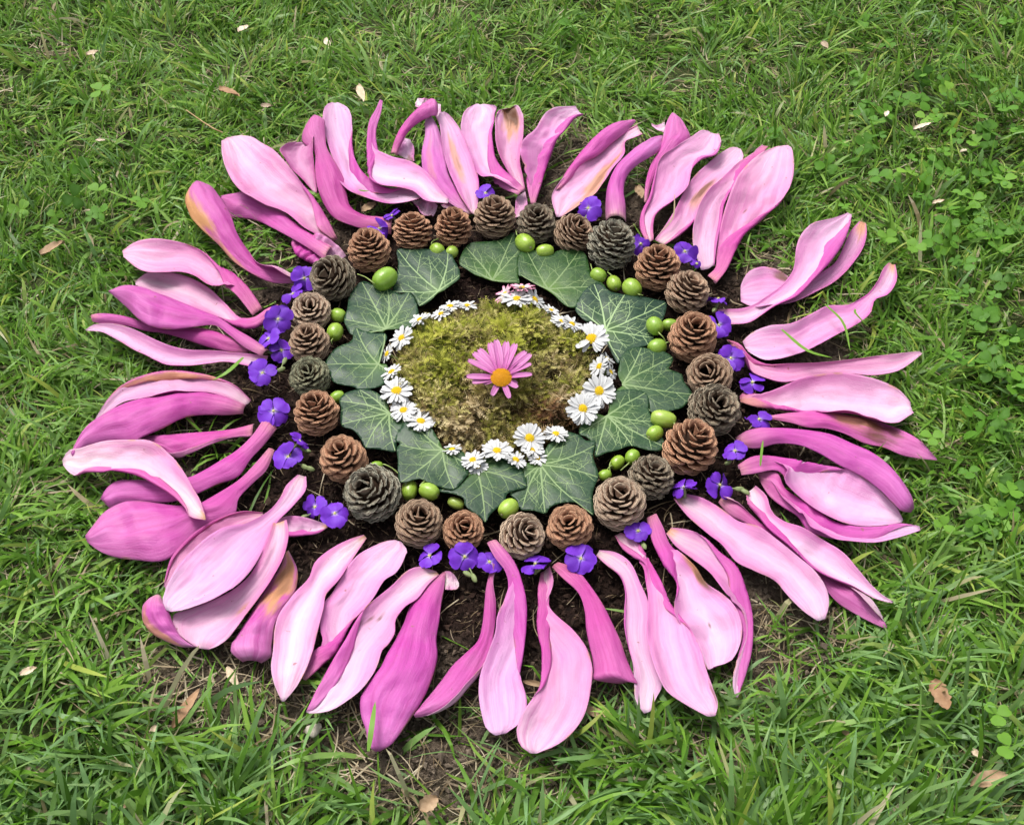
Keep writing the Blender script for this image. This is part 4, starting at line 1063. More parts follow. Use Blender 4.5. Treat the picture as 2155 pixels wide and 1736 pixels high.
# x, y, length, width, direction of the blunt end in degrees (image, 0 = to the right, 90 = up), tint, stalk points, label
BERRIES = [
 (810, 587, 58, 46, 35, (.80, .92, .8), [(785, 595), (770, 584), (752, 577)], 'largest smooth green berry beside the square topped ivy leaf'),
 (920, 527, 34, 31, -40, (1, 1, 1), [(908, 514), (915, 506), (935, 503), (948, 512)], 'round green berry with a looping stalk below the small open cone at eleven'),
 (951, 531, 30, 27, -120, (1.05, 1, 1.2), [], 'small green berry with a tan end just beside the one with a looping stalk'),
 (1105, 512, 50, 39, -48, (1.1, 1.08, 1.1), [(1088, 495), (1086, 485)], 'plump green berry with its scar showing at twelve'),
 (1147, 529, 40, 30, 188, (1.15, 1.1, 1.2), [], 'smaller berry lying against the plump one at twelve'),
 (1259, 580, 36, 33, -30, (.9, .95, .9), [(1246, 568), (1243, 556)], 'round berry nearest the grey cone, first of three in a row'),
 (1292, 597, 38, 31, -70, (1, .98, .9), [(1287, 580), (1279, 573), (1282, 565)], 'middle berry of the row of three at one, stalk bent'),
 (1330, 607, 46, 40, 135, (.95, .98, .95), [(1345, 620), (1353, 622)], 'larger berry at the end of the row of three beside the reddish cone'),
 (1378, 686, 42, 36, 120, (.85, .92, .85), [(1388, 702), (1397, 712), (1400, 718)], 'berry at two standing on the dark veined ivy leaf'),
 (1410, 684, 36, 27, 180, (.85, .9, .85), [], 'berry half under the reddish open cone at two'),
 (1383, 731, 42, 37, 200, (.85, .92, .85), [(1400, 722), (1415, 718), (1432, 700)], 'berry with a long stalk crossing the reddish open cone'),
 (712, 664, 34, 31, -20, (.95, 1, .95), [(698, 656), (694, 650)], 'upper berry of the pair beside the pale rimmed rosette cone'),
 (705, 699, 42, 35, 75, (.98, 1, .95), [(697, 717), (699, 724)], 'lower berry of the pair beside the pale rimmed rosette cone'),
 (710, 836, 34, 28, 20, (.9, .98, .9), [], 'small berry behind the light red brown cone at half past eight'),
 (792, 981, 30, 22, 190, (.85, .95, .8), [(808, 977), (825, 985), (842, 1000), (852, 1012)], 'berry hidden behind the large grey cone with a long thin stalk'),
 (862, 1031, 48, 34, 80, (1.05, 1.03, 1.0), [], 'upright oval berry squeezed beside the large grey cone'),
 (903, 1034, 46, 36, -25, (1.02, 1.02, 1), [(884, 1022), (900, 1008), (926, 998)], 'berry with a stalk lying over the ivy leaf at seven'),
 (960, 1059, 40, 25, 160, (1.25, 1.1, 1.6), [], 'small slim pale berry at half past six'),
 (1070, 1070, 48, 39, 225, (1.15, 1.1, 1.2), [], 'bright berry between two ivy leaves at the bottom'),
 (1396, 882, 58, 38, 170, (1.15, 1.06, 1.3), [(1420, 893), (1428, 900)], 'largest pale wrinkled berry beside the tall orange brown cone'),
 (1378, 912, 38, 33, 215, (1, 1, .9), [], 'berry tucked under the pale wrinkled one at four'),
 (1331, 962, 36, 32, 60, (.85, .92, .8), [(1322, 976), (1306, 990)], 'upper berry of three beside the grey brown cone at half past four'),
 (1299, 973, 36, 28, 45, (.95, .96, .7), [(1286, 980), (1276, 990)], 'middle berry of three beside the grey brown cone at half past four'),
 (1273, 1000, 30, 25, 200, (.95, 1, .9), [(1283, 984), (1290, 968)], 'berry half hidden behind the large light tan cone at five'),
]
for bi, (bx, by, bl, bw, ang, tintc, stalk, lab) in enumerate(BERRIES):
    s = px_size(bx, by, .008)
    rw, rl = bw * s / 2, bl * s / 2
    zc = rw + (.006 if 'ivy' in lab or 'pale wrinkled' in lab else .001)
    c = ground(bx, by, zc)
    a = R(ang)
    g = ground(bx + 10 * math.cos(a), by - 10 * math.sin(a), zc) - c
    X_ = Vector(g).normalized()
    X_ = (X_ + Vector((0, 0, .22 if 'scar' in lab or 'tan end' in lab else .05))).normalized()
    q = X_.to_track_quat('X', 'Z')
    root = empty('green_berry', c, q)
    tag(root, lab, 'berry', 'green berries scattered between leaves and cones')
    o = link('body', BERRY, parent=root); o.scale = (rl, rw, rw); o.color = (*tintc, 1)
    o = link('scar', SCAR, parent=root, loc=(rl * .88, 0, 0)); o.scale = (rw * .8, rw * .17, rw * .17)
    if stalk:
        pts = [ground(px, py, zc + .003 - .002 * k) for k, (px, py) in enumerate(stalk)]
        pts = [c - np.array(X_) * rl * .85] + pts if np.linalg.norm(pts[0] - c) > rl * .5 else pts
        inv = (Matrix.Translation(Vector(c)) @ q.to_matrix().to_4x4()).inverted()
        pts = np.array([inv @ Vector(p) for p in pts])
        if len(pts) > 2:
            pts, _, _ = catmull(np.c_[pts[:, :2], pts[:, 2:], pts[:, 2:]][:, [0, 1, 2, 3]], 10)
            pts = pts[:, :3]
        v, f = tube(pts, np.linspace(.00055, .0004, len(pts)), 6)
        link('stalk', mesh_np('stalk', v, f, (M['stem'],)), parent=root)

# ------------------------------------------------------------------ violet four petalled flowers
def violet_petal(seed):
    rs = np.random.default_rng(seed)
    nu, nv = 8, 7
    us = np.linspace(0, 1, nu); vs = np.linspace(-1, 1, nv)
    hw = np.array([.05, .10, .26, .42, .50, .49, .40, .18])
    V = np.zeros((nu, nv, 3))
    for i, u in enumerate(us):
        for j, v in enumerate(vs):
            V[i, j] = (u - .06 * (1 - abs(v)) * (u > .9), hw[i] * v, .05 * math.sin(u * 3) - .16 * u * u + .10 * v * v * math.sin(seed * 1.3 + 4 * u) + .05 * math.sin(5 * v + seed) * u + rs.uniform(-.02, .02))
    top = V.reshape(-1, 3); bot = top - (0, 0, .03)
    n = nu * nv
    f = np.concatenate([grid_faces(nu, nv, 0, True), grid_faces(nu, nv, n)])
    U = np.repeat(us, nv); W = np.tile(vs, nu)
    return mesh_np('petal', np.concatenate([top, bot]), f, (M['violet'],), dict(pu=np.r_[U, U], pv=np.r_[W, W]))
VP = [violet_petal(i) for i in range(4)]
def blob_mesh(name, mat, seed, sq=1.0, n=8):
    rs = np.random.default_rng(seed)
    th = np.linspace(0, np.pi, n); ph = np.linspace(0, 2 * np.pi, n * 2 + 1)
    T, Pp = np.meshgrid(th, ph, indexing='ij')
    r_ = 1 + .12 * np.sin(3 * Pp + seed) * np.sin(T) + .08 * np.sin(5 * Pp + 4 * T)
    v = np.stack([r_ * np.sin(T) * np.cos(Pp), r_ * np.sin(T) * np.sin(Pp), sq * r_ * np.cos(T)], -1).reshape(-1, 3)
    return mesh_np(name, v, grid_faces(n, n * 2 + 1, 0, False), (mat,))
THROAT = blob_mesh('throat', M['throat'], 3, .7)
CAL = blob_mesh('calyx', M['calyx'], 5, 1.0)
# x, y, radius, tilt of the face (x, y), height mm, calyx bud offsets, label
VIOLETS = [
 (1022, 408, 24, 0, -.1, 12, [], 'violet flower peeping up behind the topmost cone'),
 (1238, 439, 31, -.3, -.5, 12, [(-2, 18)], 'violet flower above the grey cone at one'),
 (798, 482, 26, .5, .1, 12, [], 'violet flower with one big petal behind the red brown cone at half past ten'),
 (826, 455, 20, -.6, .2, 10, [], 'violet petals lying on a magenta petal beside the cone at eleven'),
 (641, 586, 29, -.1, -.6, 12, [], 'violet flower beside the cone tipped on its side at ten'),
 (617, 620, 28, -.6, .2, 6, [], 'violet flower seen edge on just below the one at ten'),
 (586, 673, 33, -.1, -.5, 16, [], 'violet flower uppermost of the cluster at half past nine'),
 (566, 714, 31, -.4, .1, 10, [], 'violet flower in the middle of the cluster at half past nine, turned away'),
 (592, 738, 26, .4, -.2, 6, [(-20, 4)], 'violet flower low in the cluster against the hollow topped cone'),
 (553, 786, 34, -.2, -.3, 12, [(38, -8), (46, -26)], 'violet flower with green buds beside the greenish cone at nine'),
 (576, 866, 36, .1, -.3, 10, [], 'violet flower alone on dark soil at a quarter to nine'),
 (607, 962, 33, -.2, -.3, 12, [(34, 20), (46, 24)], 'violet flower with a green stalk of buds at half past eight'),
 (630, 930, 27, .9, .6, 12, [(14, 18)], 'violet flower seen edge on above the one with a bud stalk'),
 (664, 1068, 30, -.5, -.1, 8, [(-24, 20)], 'violet flower partly covered by its neighbour at eight'),
 (705, 1081, 34, .1, -.3, 14, [], 'violet flower beside the large grey cone, overlapping another'),
 (905, 1170, 31, -.5, -.2, 10, [], 'violet flower below the greyish brown cone at seven'),
 (978, 1172, 33, 0, -.3, 14, [(20, 44), (6, 36)], 'violet flower below the smallest red brown cone'),
 (1030, 1183, 29, .3, -.2, 9, [], 'violet flower touching the thick tube stem at six'),
 (1127, 1188, 33, 0, .8, 10, [(6, 10)], 'violet flower turned over to show its pale green calyx'),
 (1222, 1176, 36, 0, -.3, 12, [], 'violet flower with a clear white eye under the squat cone at half past five'),
 (1343, 1118, 29, -.1, .1, 10, [(12, 30)], 'violet flower between the large tan cone and a tube shaped petal'),
 (1440, 1028, 29, -.2, .9, 10, [], 'violet flower seen edge on beside the grey brown cone at half past four'),
 (1514, 1021, 34, .7, -.2, 12, [(42, 8), (54, 14)], 'violet flower with green buds at half past four'),
 (1547, 950, 27, -.5, .1, 12, [(-14, 22)], 'small violet flower with a green calyx below at four'),
 (1597, 884, 30, .2, .3, 10, [], 'violet flower with a ragged white eye at half past three'),
 (1583, 806, 31, .1, .1, 9, [], 'violet flower at three between two rolled petal stems'),
 (1538, 755, 36, .1, -.2, 14, [], 'violet flower beside the flat rose shaped cone'),
 (1512, 685, 33, .4, -.1, 11, [], 'violet flower beside the reddish open cone at half past two'),
 (1512, 630, 25, .2, .9, 10, [(-8, 22)], 'violet flower nodding away beside the brown cone at two'),
 (1441, 530, 29, .1, -.6, 13, [], 'violet flower on upright stalk behind the reddish cone at half past one'),
 (1466, 556, 18, .3, -.2, 10, [], 'half hidden violet flower with a single petal showing above the cone at two'),
 (1348, 514, 24, .2, -.5, 10, [], 'violet flower squeezed between the grey cone and the reddish cone'),
]
for vi, (fx, fy, fr, tx, ty, hz, buds, lab) in enumerate(VIOLETS):
    rs = random.Random(700 + vi)
    hz *= .001
    c = ground(fx, fy, hz)
    s = px_size(fx, fy, hz)
    nrm = Vector((tx, ty, 1)).normalized()
    q = nrm.to_track_quat('Z', 'Y')
    root = empty('violet_flower', c, q)
    tag(root, lab, 'flower', 'violet flowers tucked around the cones')
    a0 = rs.uniform(0, 1.57)
    for k in range(4):
        o = link('petal', VP[(k + vi) % 4], parent=root)
        sz = fr * s * .97 * rs.uniform(.86, 1.08)
        if 'single petal' in lab and k != 1:
            sz *= .55
        o.scale = (sz, sz * rs.uniform(1.15, 1.4), sz)
        o.rotation_euler = (rs.uniform(-.38, .38), rs.uniform(-.42, .32), a0 + k * 1.5708 + rs.uniform(-.2, .2))
        o.location = (0, 0, .0003 * k)
        j = rs.uniform(.85, 1.15)
        o.color = (j, j * .97, min(1.1, j), 1)
    o = link('throat', THROAT, parent=root, loc=(0, 0, .0007)); o.scale = (.0011,) * 3
    # tube and calyx under the face
    v, f = tube([[0, 0, .0005], [0, 0, -.003], [.0006, 0, -.006]], [.0009, .0011, .0013], 7)
    link('calyx', mesh_np('calyx_tube', v, f, (M['calyx'],)), parent=root)
    inv = (Matrix.Translation(Vector(c)) @ q.to_matrix().to_4x4()).inverted()
    prev = np.array((0, 0, -.005))
    for bxp, byp in buds:
        p = inv @ Vector(ground(fx + bxp, fy + byp, hz * .7))
        o = link('bud', CAL, parent=root, loc=p)
        d = (Vector(p) - Vector(prev)); o.rotation_mode = 'QUATERNION'; o.rotation_quaternion = d.to_track_quat('Z', 'Y')
        o.scale = (.0016, .0016, .0033)
        v, f = tube([prev, (prev + np.array(p)) / 2 + (0, 0, .0006), np.array(p)], [.0006, .0005, .0005], 5)
        link('stalk', mesh_np('stalk', v, f, (M['calyx'],)), parent=root)
        prev = np.array(p)

# ------------------------------------------------------------------ daisies
def ray_mesh(name, mat, seed, notch=.0, wid=.13, blush=None):
    rs = np.random.default_rng(seed)
    us = np.array([0, .25, .55, .8, .93, 1.0]); vs = np.array([-1, -.4, .4, 1])
    hw = np.array([.45, .75, 1.0, .95, .72, .30]) * wid
    V = np.zeros((6, 4, 3))
    bend = rs.uniform(-.05, .16); droop = rs.uniform(.05, .26)
    for i, u in enumerate(us):
        for j, v in enumerate(vs):
            V[i, j] = (u - notch * (abs(v) < .5) * (u > .9), hw[i] * v + bend * .4 * u * u, .10 * u - droop * u * u - .035 * (1 - v * v) * (1 - u) + .02 * v * v)
    top = V.reshape(-1, 3); bot = top - (0, 0, .02)
    U = np.repeat(us, 4); W = np.tile(vs, 6)
    at = dict(pu=np.r_[U, U], pv=np.r_[W, W])
    if blush is not None:
        at['blush'] = np.full(48, blush)
    return mesh_np(name, np.concatenate([top, bot]), np.concatenate([grid_faces(6, 4, 0, True), grid_faces(6, 4, 24)]), (mat,), at)
RAYS = [ray_mesh('ray', M['daisy'], i, blush=0.0) for i in range(4)]
PINKRAYS = [ray_mesh('ray', M['daisy'], i + 9, blush=1.0) for i in range(3)]

def disc_mesh(name, mat, n, bump):
    """domed disc of packed florets"""
    V, F = [], []
    bt = np.linspace(0, 2 * np.pi, 17)[:-1]
    dome = []
    for k in range(6):
        r_ = k / 5
        for a in bt:
            dome.append((r_ * math.cos(a), r_ * math.sin(a), .42 * (1 - r_ * r_)))
    V += dome
    for k in range(5):
        for j in range(16):
            a, b = k * 16 + j, k * 16 + (j + 1) % 16
            F += [(a, b, b + 16), (a, b + 16, a + 16)]
    for i in range(n):
        r_ = math.sqrt((i + .5) / n) * .97; a = i * 2.39996
        c = np.array([r_ * math.cos(a), r_ * math.sin(a), .42 * (1 - r_ * r_)])
        nn = np.array([c[0] * .8, c[1] * .8, 1.0]); nn /= np.linalg.norm(nn)
        s = .075 * (130 / n) ** .5
        t1 = np.cross(nn, [1, 0, .1]); t1 /= np.linalg.norm(t1); t2 = np.cross(nn, t1)
        b = len(V)
        for k in range(5):
            V.append(tuple(c + s * (math.cos(k * 1.2566) * t1 + math.sin(k * 1.2566) * t2)))
        V.append(tuple(c + nn * s * bump))
        for k in range(5):
            F.append((b + k, b + (k + 1) % 5, b + 5))
    return mesh_np(name, np.array(V), np.array(F), (mat,), smooth=False)
DISC = disc_mesh('disc', M['disc'], 130, 1.6)
# x, y (in the close-up frame), radius, tilt x, tilt y, height mm, number of rays, gap start/size (missing arc), label
DAISIES = [
 (1780, 535, 130, -.05, -.25, 17, 21, 'daisy with a big gap between its rays on the dark ivy leaf'),
 (1845, 755, 90, -.9, -.1, 12, 20, 'daisy tilted sideways just below the one on the dark ivy leaf'),
 (1840, 950, 128, .1, -.35, 14, 26, 'full daisy at three, behind another full daisy'),
 (1710, 1090, 122, 0, -.35, 18, 30, 'full round daisy beside the ivy leaf at four'),
 (1285, 1322, 116, .05, -.3, 16, 28, 'full round daisy at half past five'),
 (1495, 1292, 96, .1, .35, 13, 24, 'daisy tucked behind the large broad ivy leaf'),
 (1310, 1415, 90, .2, .3, 13, 22, 'daisy peeping out under the full one at half past five'),
 (1027, 1427, 118, .05, .25, 14, 28, 'daisy standing at six against the moss'),
 (838, 1498, 92, -.2, .2, 15, 24, 'daisy at half past six behind the dark pointed ivy leaf'),
 (420, 1192, 112, .05, .2, 14, 26, 'daisy half covered by the ivy leaf at half past seven'),
 (287, 1105, 104, -.15, .05, 14, 24, 'middle daisy of three at eight'),
 (232, 950, 122, -.1, .0, 16, 24, 'big eyed daisy uppermost of three at eight'),
 (277, 530, 100, -.6, -.1, 15, 20, 'narrow looking daisy at ten on the moss edge'),
 (160, 655, 78, -1.3, -.1, 10, 13, 'daisy seen edge on as a white fan at half past nine'),
 (420, 385, 84, -.5, .35, 17, 18, 'daisy turned away beside the ivy leaf at ten'),
 (585, 340, 80, -.4, .3, 17, 16, 'daisy sunk in the moss at half past ten'),
 (655, 280, 82, -.2, .4, 16, 18, 'daisy just outside the sunken one at half past ten'),
 (790, 275, 76, .1, .4, 16, 16, 'small daisy seen from behind at eleven'),
 (1185, 222, 116, -.05, .35, 20, 24, 'daisy leaning away at twelve with a thick stalk'),
 (1228, 135, 95, .1, .7, 20, 22, 'pink tipped daisy seen from behind at twelve'),
 (1095, 185, 86, -.9, .1, 16, 16, 'daisy seen edge on beside the pink tipped one'),
 (1325, 225, 92, 1.0, .1, 16, 18, 'daisy seen edge on under the spotted ivy leaf'),
 (1455, 312, 66, .4, .3, 15, 16, 'little daisy at half past twelve half in shade'),
 (1545, 402, 88, .2, .3, 16, 22, 'daisy overgrown by moss at one'),
 (1622, 420, 80, .5, .2, 15, 20, 'daisy beside the mossy one at one'),
 (672, 1415, 72, -.1, .5, 14, 18, 'daisy with only its upper rays above the leaf at half past six'),
 (1175, 1495, 84, .4, .2, 15, 20, 'daisy between the bottom ivy leaves at six'),
 (870, 1545, 84, .1, -.1, 13, 20, 'daisy under the tilted one at half past six'),
 (1345, 1482, 76, .2, .1, 12, 20, 'lowest daisy beside the large broad ivy leaf'),
 (1928, 800, 62, 1.1, -.1, 9, 14, 'small daisy seen edge on beside the ivy leaf at three'),
 (1900, 695, 66, .9, .5, 8, 14, 'daisy turned away above the tilted one'),
 (195, 800, 80, -.5, .2, 14, 18, 'washed out daisy just above the big eyed one'),
]
for di, (zx, zy, zr, tx, ty, hz, nr, lab) in enumerate(DAISIES):
    rs = random.Random(1300 + di)
    fx, fy = frame('C', (zx, zy))[0]
    hz *= .001
    c = ground(fx, fy, hz); s = px_size(fx, fy, hz)
    rad = zr * .26521 * s * 1.10
    q = Vector((tx, ty, 1)).normalized().to_track_quat('Z', 'Y')
    root = empty('daisy', c, q)
    tag(root, lab, 'daisy', 'white daisies around the moss')
    pool = PINKRAYS if 'pink tipped' in lab else RAYS
    a0 = rs.uniform(0, 6.28)
    nr = nr if 'gap' in lab else int(nr * 1.3)
    for k in range(nr):
        a = a0 + k / nr * 2 * math.pi + rs.uniform(-.09, .09)
        if 'big gap' in lab:
            a = R(-65) + k / nr * R(265)+ rs.uniform(-.05, .05) if k < 17 else R(215) + (k - 17) * .18
        o = link('ray', pool[k % len(pool)], parent=root)
        L = rad * rs.uniform(.90, 1.05)
        o.scale = (L, L * rs.uniform(.85, 1.15), L)
        o.rotation_euler = (rs.uniform(-.25, .25), rs.uniform(-.22, .10) - (.10 if k % 2 else 0), a)
        o.location = (0, 0, .0004 if k % 2 else 0)
    o = link('disc', DISC, parent=root, loc=(0, 0, .0006))
    dr = rad * (.36 if 'big eyed' in lab else .325)
    o.scale = (dr, dr, dr * .9)
    v, f = tube([[0, 0, 0], [.0005, 0, -.004], [.002, .001, -.009]], [.0022, .0012, .0008], 6)
    link('stalk', mesh_np('stalk', v, f, (M['stem'],)), parent=root)

# ------------------------------------------------------------------ pink marguerite in the middle
MRAY = [ray_mesh('ray', M['marg'], i + 30, notch=.03, wid=.092) for i in range(4)]
MDISC = disc_mesh('disc', M['mdisc'], 240, 1.5)
tips = [(782, 830), (832, 882), (922, 900), (985, 985), (1128, 1012), (1182, 945), (1190, 893), (1310, 815), (1302, 735), (1312, 682), (1255, 632), (1180, 578), (1105, 563), (1038, 567), (965, 572), (885, 612), (838, 650), (805, 712)]
fc = frame('C', (1062, 845))[0]
hc = .037
c = ground(fc[0], fc[1], hc)
q = Vector((0, -.16, 1)).normalized().to_track_quat('Z', 'Y')
root = empty('marguerite', c, q)
tag(root, 'pink marguerite with an orange yellow disc in the centre of the moss', 'flower')
inv = (Matrix.Translation(Vector(c)) @ q.to_matrix().to_4x4()).inverted()
for k, t in enumerate(tips):
    tp = frame('C', t)[0]
    low = t[1] > 870
    p = inv @ Vector(ground(tp[0], tp[1], hc - (.004 if low else -.001)))
    o = link('ray', MRAY[k % 4], parent=root)
    L = p.length
    o.scale = (L, max(L, .018) * (1.25 if low else 1.0), L)
    o.rotation_euler = (random.uniform(-.2, .2), -math.atan2(p.z, math.hypot(p.x, p.y)) * .6 - .03, math.atan2(p.y, p.x))
    o.location = (0, 0, .0004 * (k % 3))
o = link('disc', MDISC, parent=root, loc=(0, 0, .0008))
dr = 86 * .26521 * px_size(fc[0], fc[1], hc)
o.scale = (dr, dr, dr * .8)
v, f = tube([[0, 0, 0], [0, 0, -.010], [.001, 0, -.018]], [.004, .0018, .0012], 8)
link('stalk', mesh_np('stalk', v, f, (M['stem'],)), parent=root)
# ------------------------------------------------------------------ moss cushion
MO = ground(1040, 800)[:2]
MR = .069
def moss_h(x, y):
    r = np.hypot(x - MO[0], y - MO[1]) / (MR * (1 + .07 * vnoise(x * 40, y * 40, 31)))
    return .025 * np.clip(1 - r ** 2.6, 0, 1) * (.80 + .38 * vnoise(x * 70, y * 70, 32)) - .004 * (r > 1)

def ribbons_np(P, Wd, n, segs):
    """P (n, segs+1, 3) centre lines, Wd (n, segs+1, 3) half-width vectors; last point is the tip"""
    L_ = P[:, :-1] - Wd[:, :-1]; R_ = P[:, :-1] + Wd[:, :-1]; tip = P[:, -1:]
    v = np.concatenate([np.stack([L_, R_], 2).reshape(n, -1, 3), tip], 1)
    k = segs * 2 + 1
    f = []
    for i in range(segs - 1):
        a = i * 2
        f += [(a, a + 1, a + 3), (a, a + 3, a + 2)]
    a = (segs - 1) * 2
    f += [(a, a + 1, a + 2)]
    f = np.array(f)[None] + (np.arange(n) * k)[:, None, None]
    return v.reshape(-1, 3), f.reshape(-1, 3), k

tr = np.sqrt(rng.uniform(0, 1, 330)) * MR * 1.0; ta = rng.uniform(0, 2 * np.pi, 330)
TX = MO[0] + tr * np.cos(ta); TY = MO[1] + tr * np.sin(ta); TT = rng.normal(0, .16, 330); TG = rng.normal(0, .22, 330); TZ = rng.uniform(-.001, .0035, 330)
def tufted(n, spread):
    i = rng.integers(0, 330, n)
    dx, dy = rng.normal(0, spread, n), rng.normal(0, spread, n)
    return TX[i] + dx, TY[i] + dy, np.arctan2(dy, dx), i

def moss_strands(n, lmin, lmax, wid, curl, segs, updir):
    x, y, out, ti = tufted(n, .0020)
    z = moss_h(x, y) + TZ[ti]
    L = rng.uniform(lmin, lmax, n)
    az = out + rng.normal(0, .9, n); el = rng.uniform(updir[0], updir[1], n)
    P = np.zeros((n, segs + 1, 3)); P[:, 0] = np.stack([x, y, z - .0005], -1)
    W = np.zeros_like(P)
    daz = rng.normal(0, curl, n); dele = rng.normal(-.25, curl * .7, n)
    for i in range(segs):
        d = np.stack([np.cos(el) * np.cos(az), np.cos(el) * np.sin(az), np.sin(el)], -1)
        P[:, i + 1] = P[:, i] + d * (L / segs)[:, None]
        wv = np.cross(d, rng.normal(0, 1, (n, 3)) * .3 + np.array([0, 0, 1.0]))
        wv /= np.linalg.norm(wv, axis=1, keepdims=True) + 1e-9
        W[:, i] = wv * wid * (1 - .5 * i / segs)
        az = az + daz + rng.normal(0, curl * .4, n); el = el + dele
    v, f, k = ribbons_np(P, W, n, segs)
    return v, f, k, x, y, ti

def moss_fronds(n):
    """feathery shoots: stem with pairs of tiny leaves"""
    x, y, out, ti = tufted(n, .0018)
    z = moss_h(x, y) + .001 + TZ[ti]
    L = rng.uniform(.006, .012, n); az = out + rng.normal(0, .6, n); el = rng.uniform(.1, 1.1, n)
    m_ = 7
    V = []; 
    daz = rng.normal(0, .12, n)
    p = np.stack([x, y, z], -1)
    leaves = []
    for i in range(m_):
        d = np.stack([np.cos(el) * np.cos(az), np.cos(el) * np.sin(az), np.sin(el)], -1)
        sd_ = np.stack([-np.sin(az), np.cos(az), np.zeros(n)], -1)
        ll = (.0023 * (1 - .55 * i / m_)) * rng.uniform(.7, 1.3, n)
        for sg in (-1, 1):
            tipp = p + d * (ll * .8)[:, None] + sg * sd_ * ll[:, None] + np.array([0, 0, .0003])
            b0 = p - d * .0004; b1 = p + d * .0006
            leaves.append(np.stack([b0, b1, tipp], 1))
        p = p + d * (L / m_)[:, None]
        az = az + daz; el = el - .10
    v = np.stack(leaves, 1).reshape(-1, 3)
    k = m_ * 2 * 3
    f = np.arange(len(v)).reshape(-1, 3)
    return v, f, k, x, y, ti

def moss_attr(x, y, n, k, bias, ti):
    p = image(np.stack([x, y, np.full(n, .012)], -1))
    up = (800 - p[:, 1]) / 150
    g = .46 + .40 * up + .45 * vnoise(x * 38, y * 38, 33) + .25 * vnoise(x * 110, y * 110, 34) + bias + TG[ti] + rng.normal(0, .10, n)
    g = g - .5 * np.exp(-(((p[:, 0] - 1000) / 60) ** 2 + ((p[:, 1] - 650) / 30) ** 2))
    rust = np.exp(-(((p[:, 0] - 1165) / 75) ** 2 + ((p[:, 1] - 878) / 34) ** 2)) + .35 * np.exp(-(((p[:, 0] - 1030) / 60) ** 2 + ((p[:, 1] - 840) / 30) ** 2))
    rust = np.clip(rust * 1.1 + rng.normal(0, .12, n), 0, 1)
    t = np.clip(rng.beta(1.6, 1.5, n) + TT[ti], 0, 1)
    return dict(green=np.repeat(np.clip(g, 0, 1), k), tint=np.repeat(t, k), rust=np.repeat(rust, k))

parts = []
gx, gy = np.meshgrid(np.linspace(-1.1, 1.1, 60), np.linspace(-1.1, 1.1, 60), indexing='ij')
gx = MO[0] + gx * MR; gy = MO[1] + gy * MR
bv = np.stack([gx, gy, moss_h(gx, gy) - .0015], -1).reshape(-1, 3)
q4 = grid_faces(60, 60, 0, True)
parts.append((bv, np.concatenate([q4[:, [0, 1, 2]], q4[:, [0, 2, 3]]]), dict(green=np.full(3600, .25), tint=np.full(3600, .05), rust=np.full(3600, .3))))
for args, bias in (((8000, .006, .012, .00042, .55, 5, (-.1, 1.0)), -.16), ((2300, .009, .020, .00040, .50, 7, (-.1, .7)), -.6)):
    v, f, k, x, y, ti = moss_strands(*args)
    parts.append((v, f, moss_attr(x, y, len(x), k, bias, ti)))
v, f, k, x, y, ti = moss_fronds(4300)
parts.append((v, f, moss_attr(x, y, len(x), k, .10, ti)))
off = 0; VV = []; FF = []; AA = {'green': [], 'tint': [], 'rust': []}
for v, f, a in parts:
    VV.append(v); FF.append(f + off); off += len(v)
    for kk in AA:
        AA[kk].append(a[kk])
me = mesh_np('moss', np.concatenate(VV), np.concatenate(FF), (M['moss'],), {k_: np.concatenate(a) for k_, a in AA.items()}, smooth=False)
tag(link('moss', me), 'yellow green and brown moss cushion in the middle of the mandala', 'moss', kind='stuff')

# ------------------------------------------------------------------ lawn
foot_i = np.full((1200, 1200), 9.0)
for (ix, iy), z in FOOT.items():
    if abs(ix) < 598 and abs(iy) < 598:
        for dx in (-1, 0, 1):
            for dy in (-1, 0, 1):
                foot_i[ix + 600 + dx, iy + 600 + dy] = min(foot_i[ix + 600 + dx, iy + 600 + dy], z)

def press(P):
    """lay blades down where a petal lies on them"""
    ix = np.clip(np.round(P[..., 0] / .002).astype(int) + 600, 0, 1199); iy = np.clip(np.round(P[..., 1] / .002).astype(int) + 600, 0, 1199)
    lim = foot_i[ix, iy] - .0022
    gz = ground_z(P[..., 0], P[..., 1]) + .0008
    P[..., 2] = np.maximum(np.minimum(P[..., 2], lim), gz)
    return P

def blades(x, y, L, W, az, el, droop, tint, dry, segs=4):
    n = len(x)
    P = np.zeros((n, segs + 1, 3)); P[:, 0] = np.stack([x, y, ground_z(x, y) - .001], -1)
    Wd = np.zeros_like(P)
    tw = rng.normal(0, .5, n)
    daz = rng.normal(0, .10, n)
    prof = [.75, 1.0, .95, .7, .5, .4]
    for i in range(segs):
        d = np.stack([np.cos(el) * np.cos(az), np.cos(el) * np.sin(az), np.sin(el)], -1)
        sd_ = np.stack([-np.sin(az), np.cos(az), np.zeros(n)], -1)
        up = np.cross(d, sd_)
        wv = sd_ * np.cos(tw)[:, None] + up * np.sin(tw)[:, None]
        Wd[:, i] = wv * (W * .5 * prof[i])[:, None]
        P[:, i + 1] = P[:, i] + d * (L / segs)[:, None]
        el = el - droop / segs; az = az + daz; tw = tw + rng.normal(0, .15, n)
    P = press(P)
    v, f, k = ribbons_np(P, Wd, n, segs)
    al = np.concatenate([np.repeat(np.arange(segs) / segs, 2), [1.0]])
    return v, f, dict(tint=np.repeat(tint, k), along=np.tile(al, n), dry=np.repeat(dry, k))

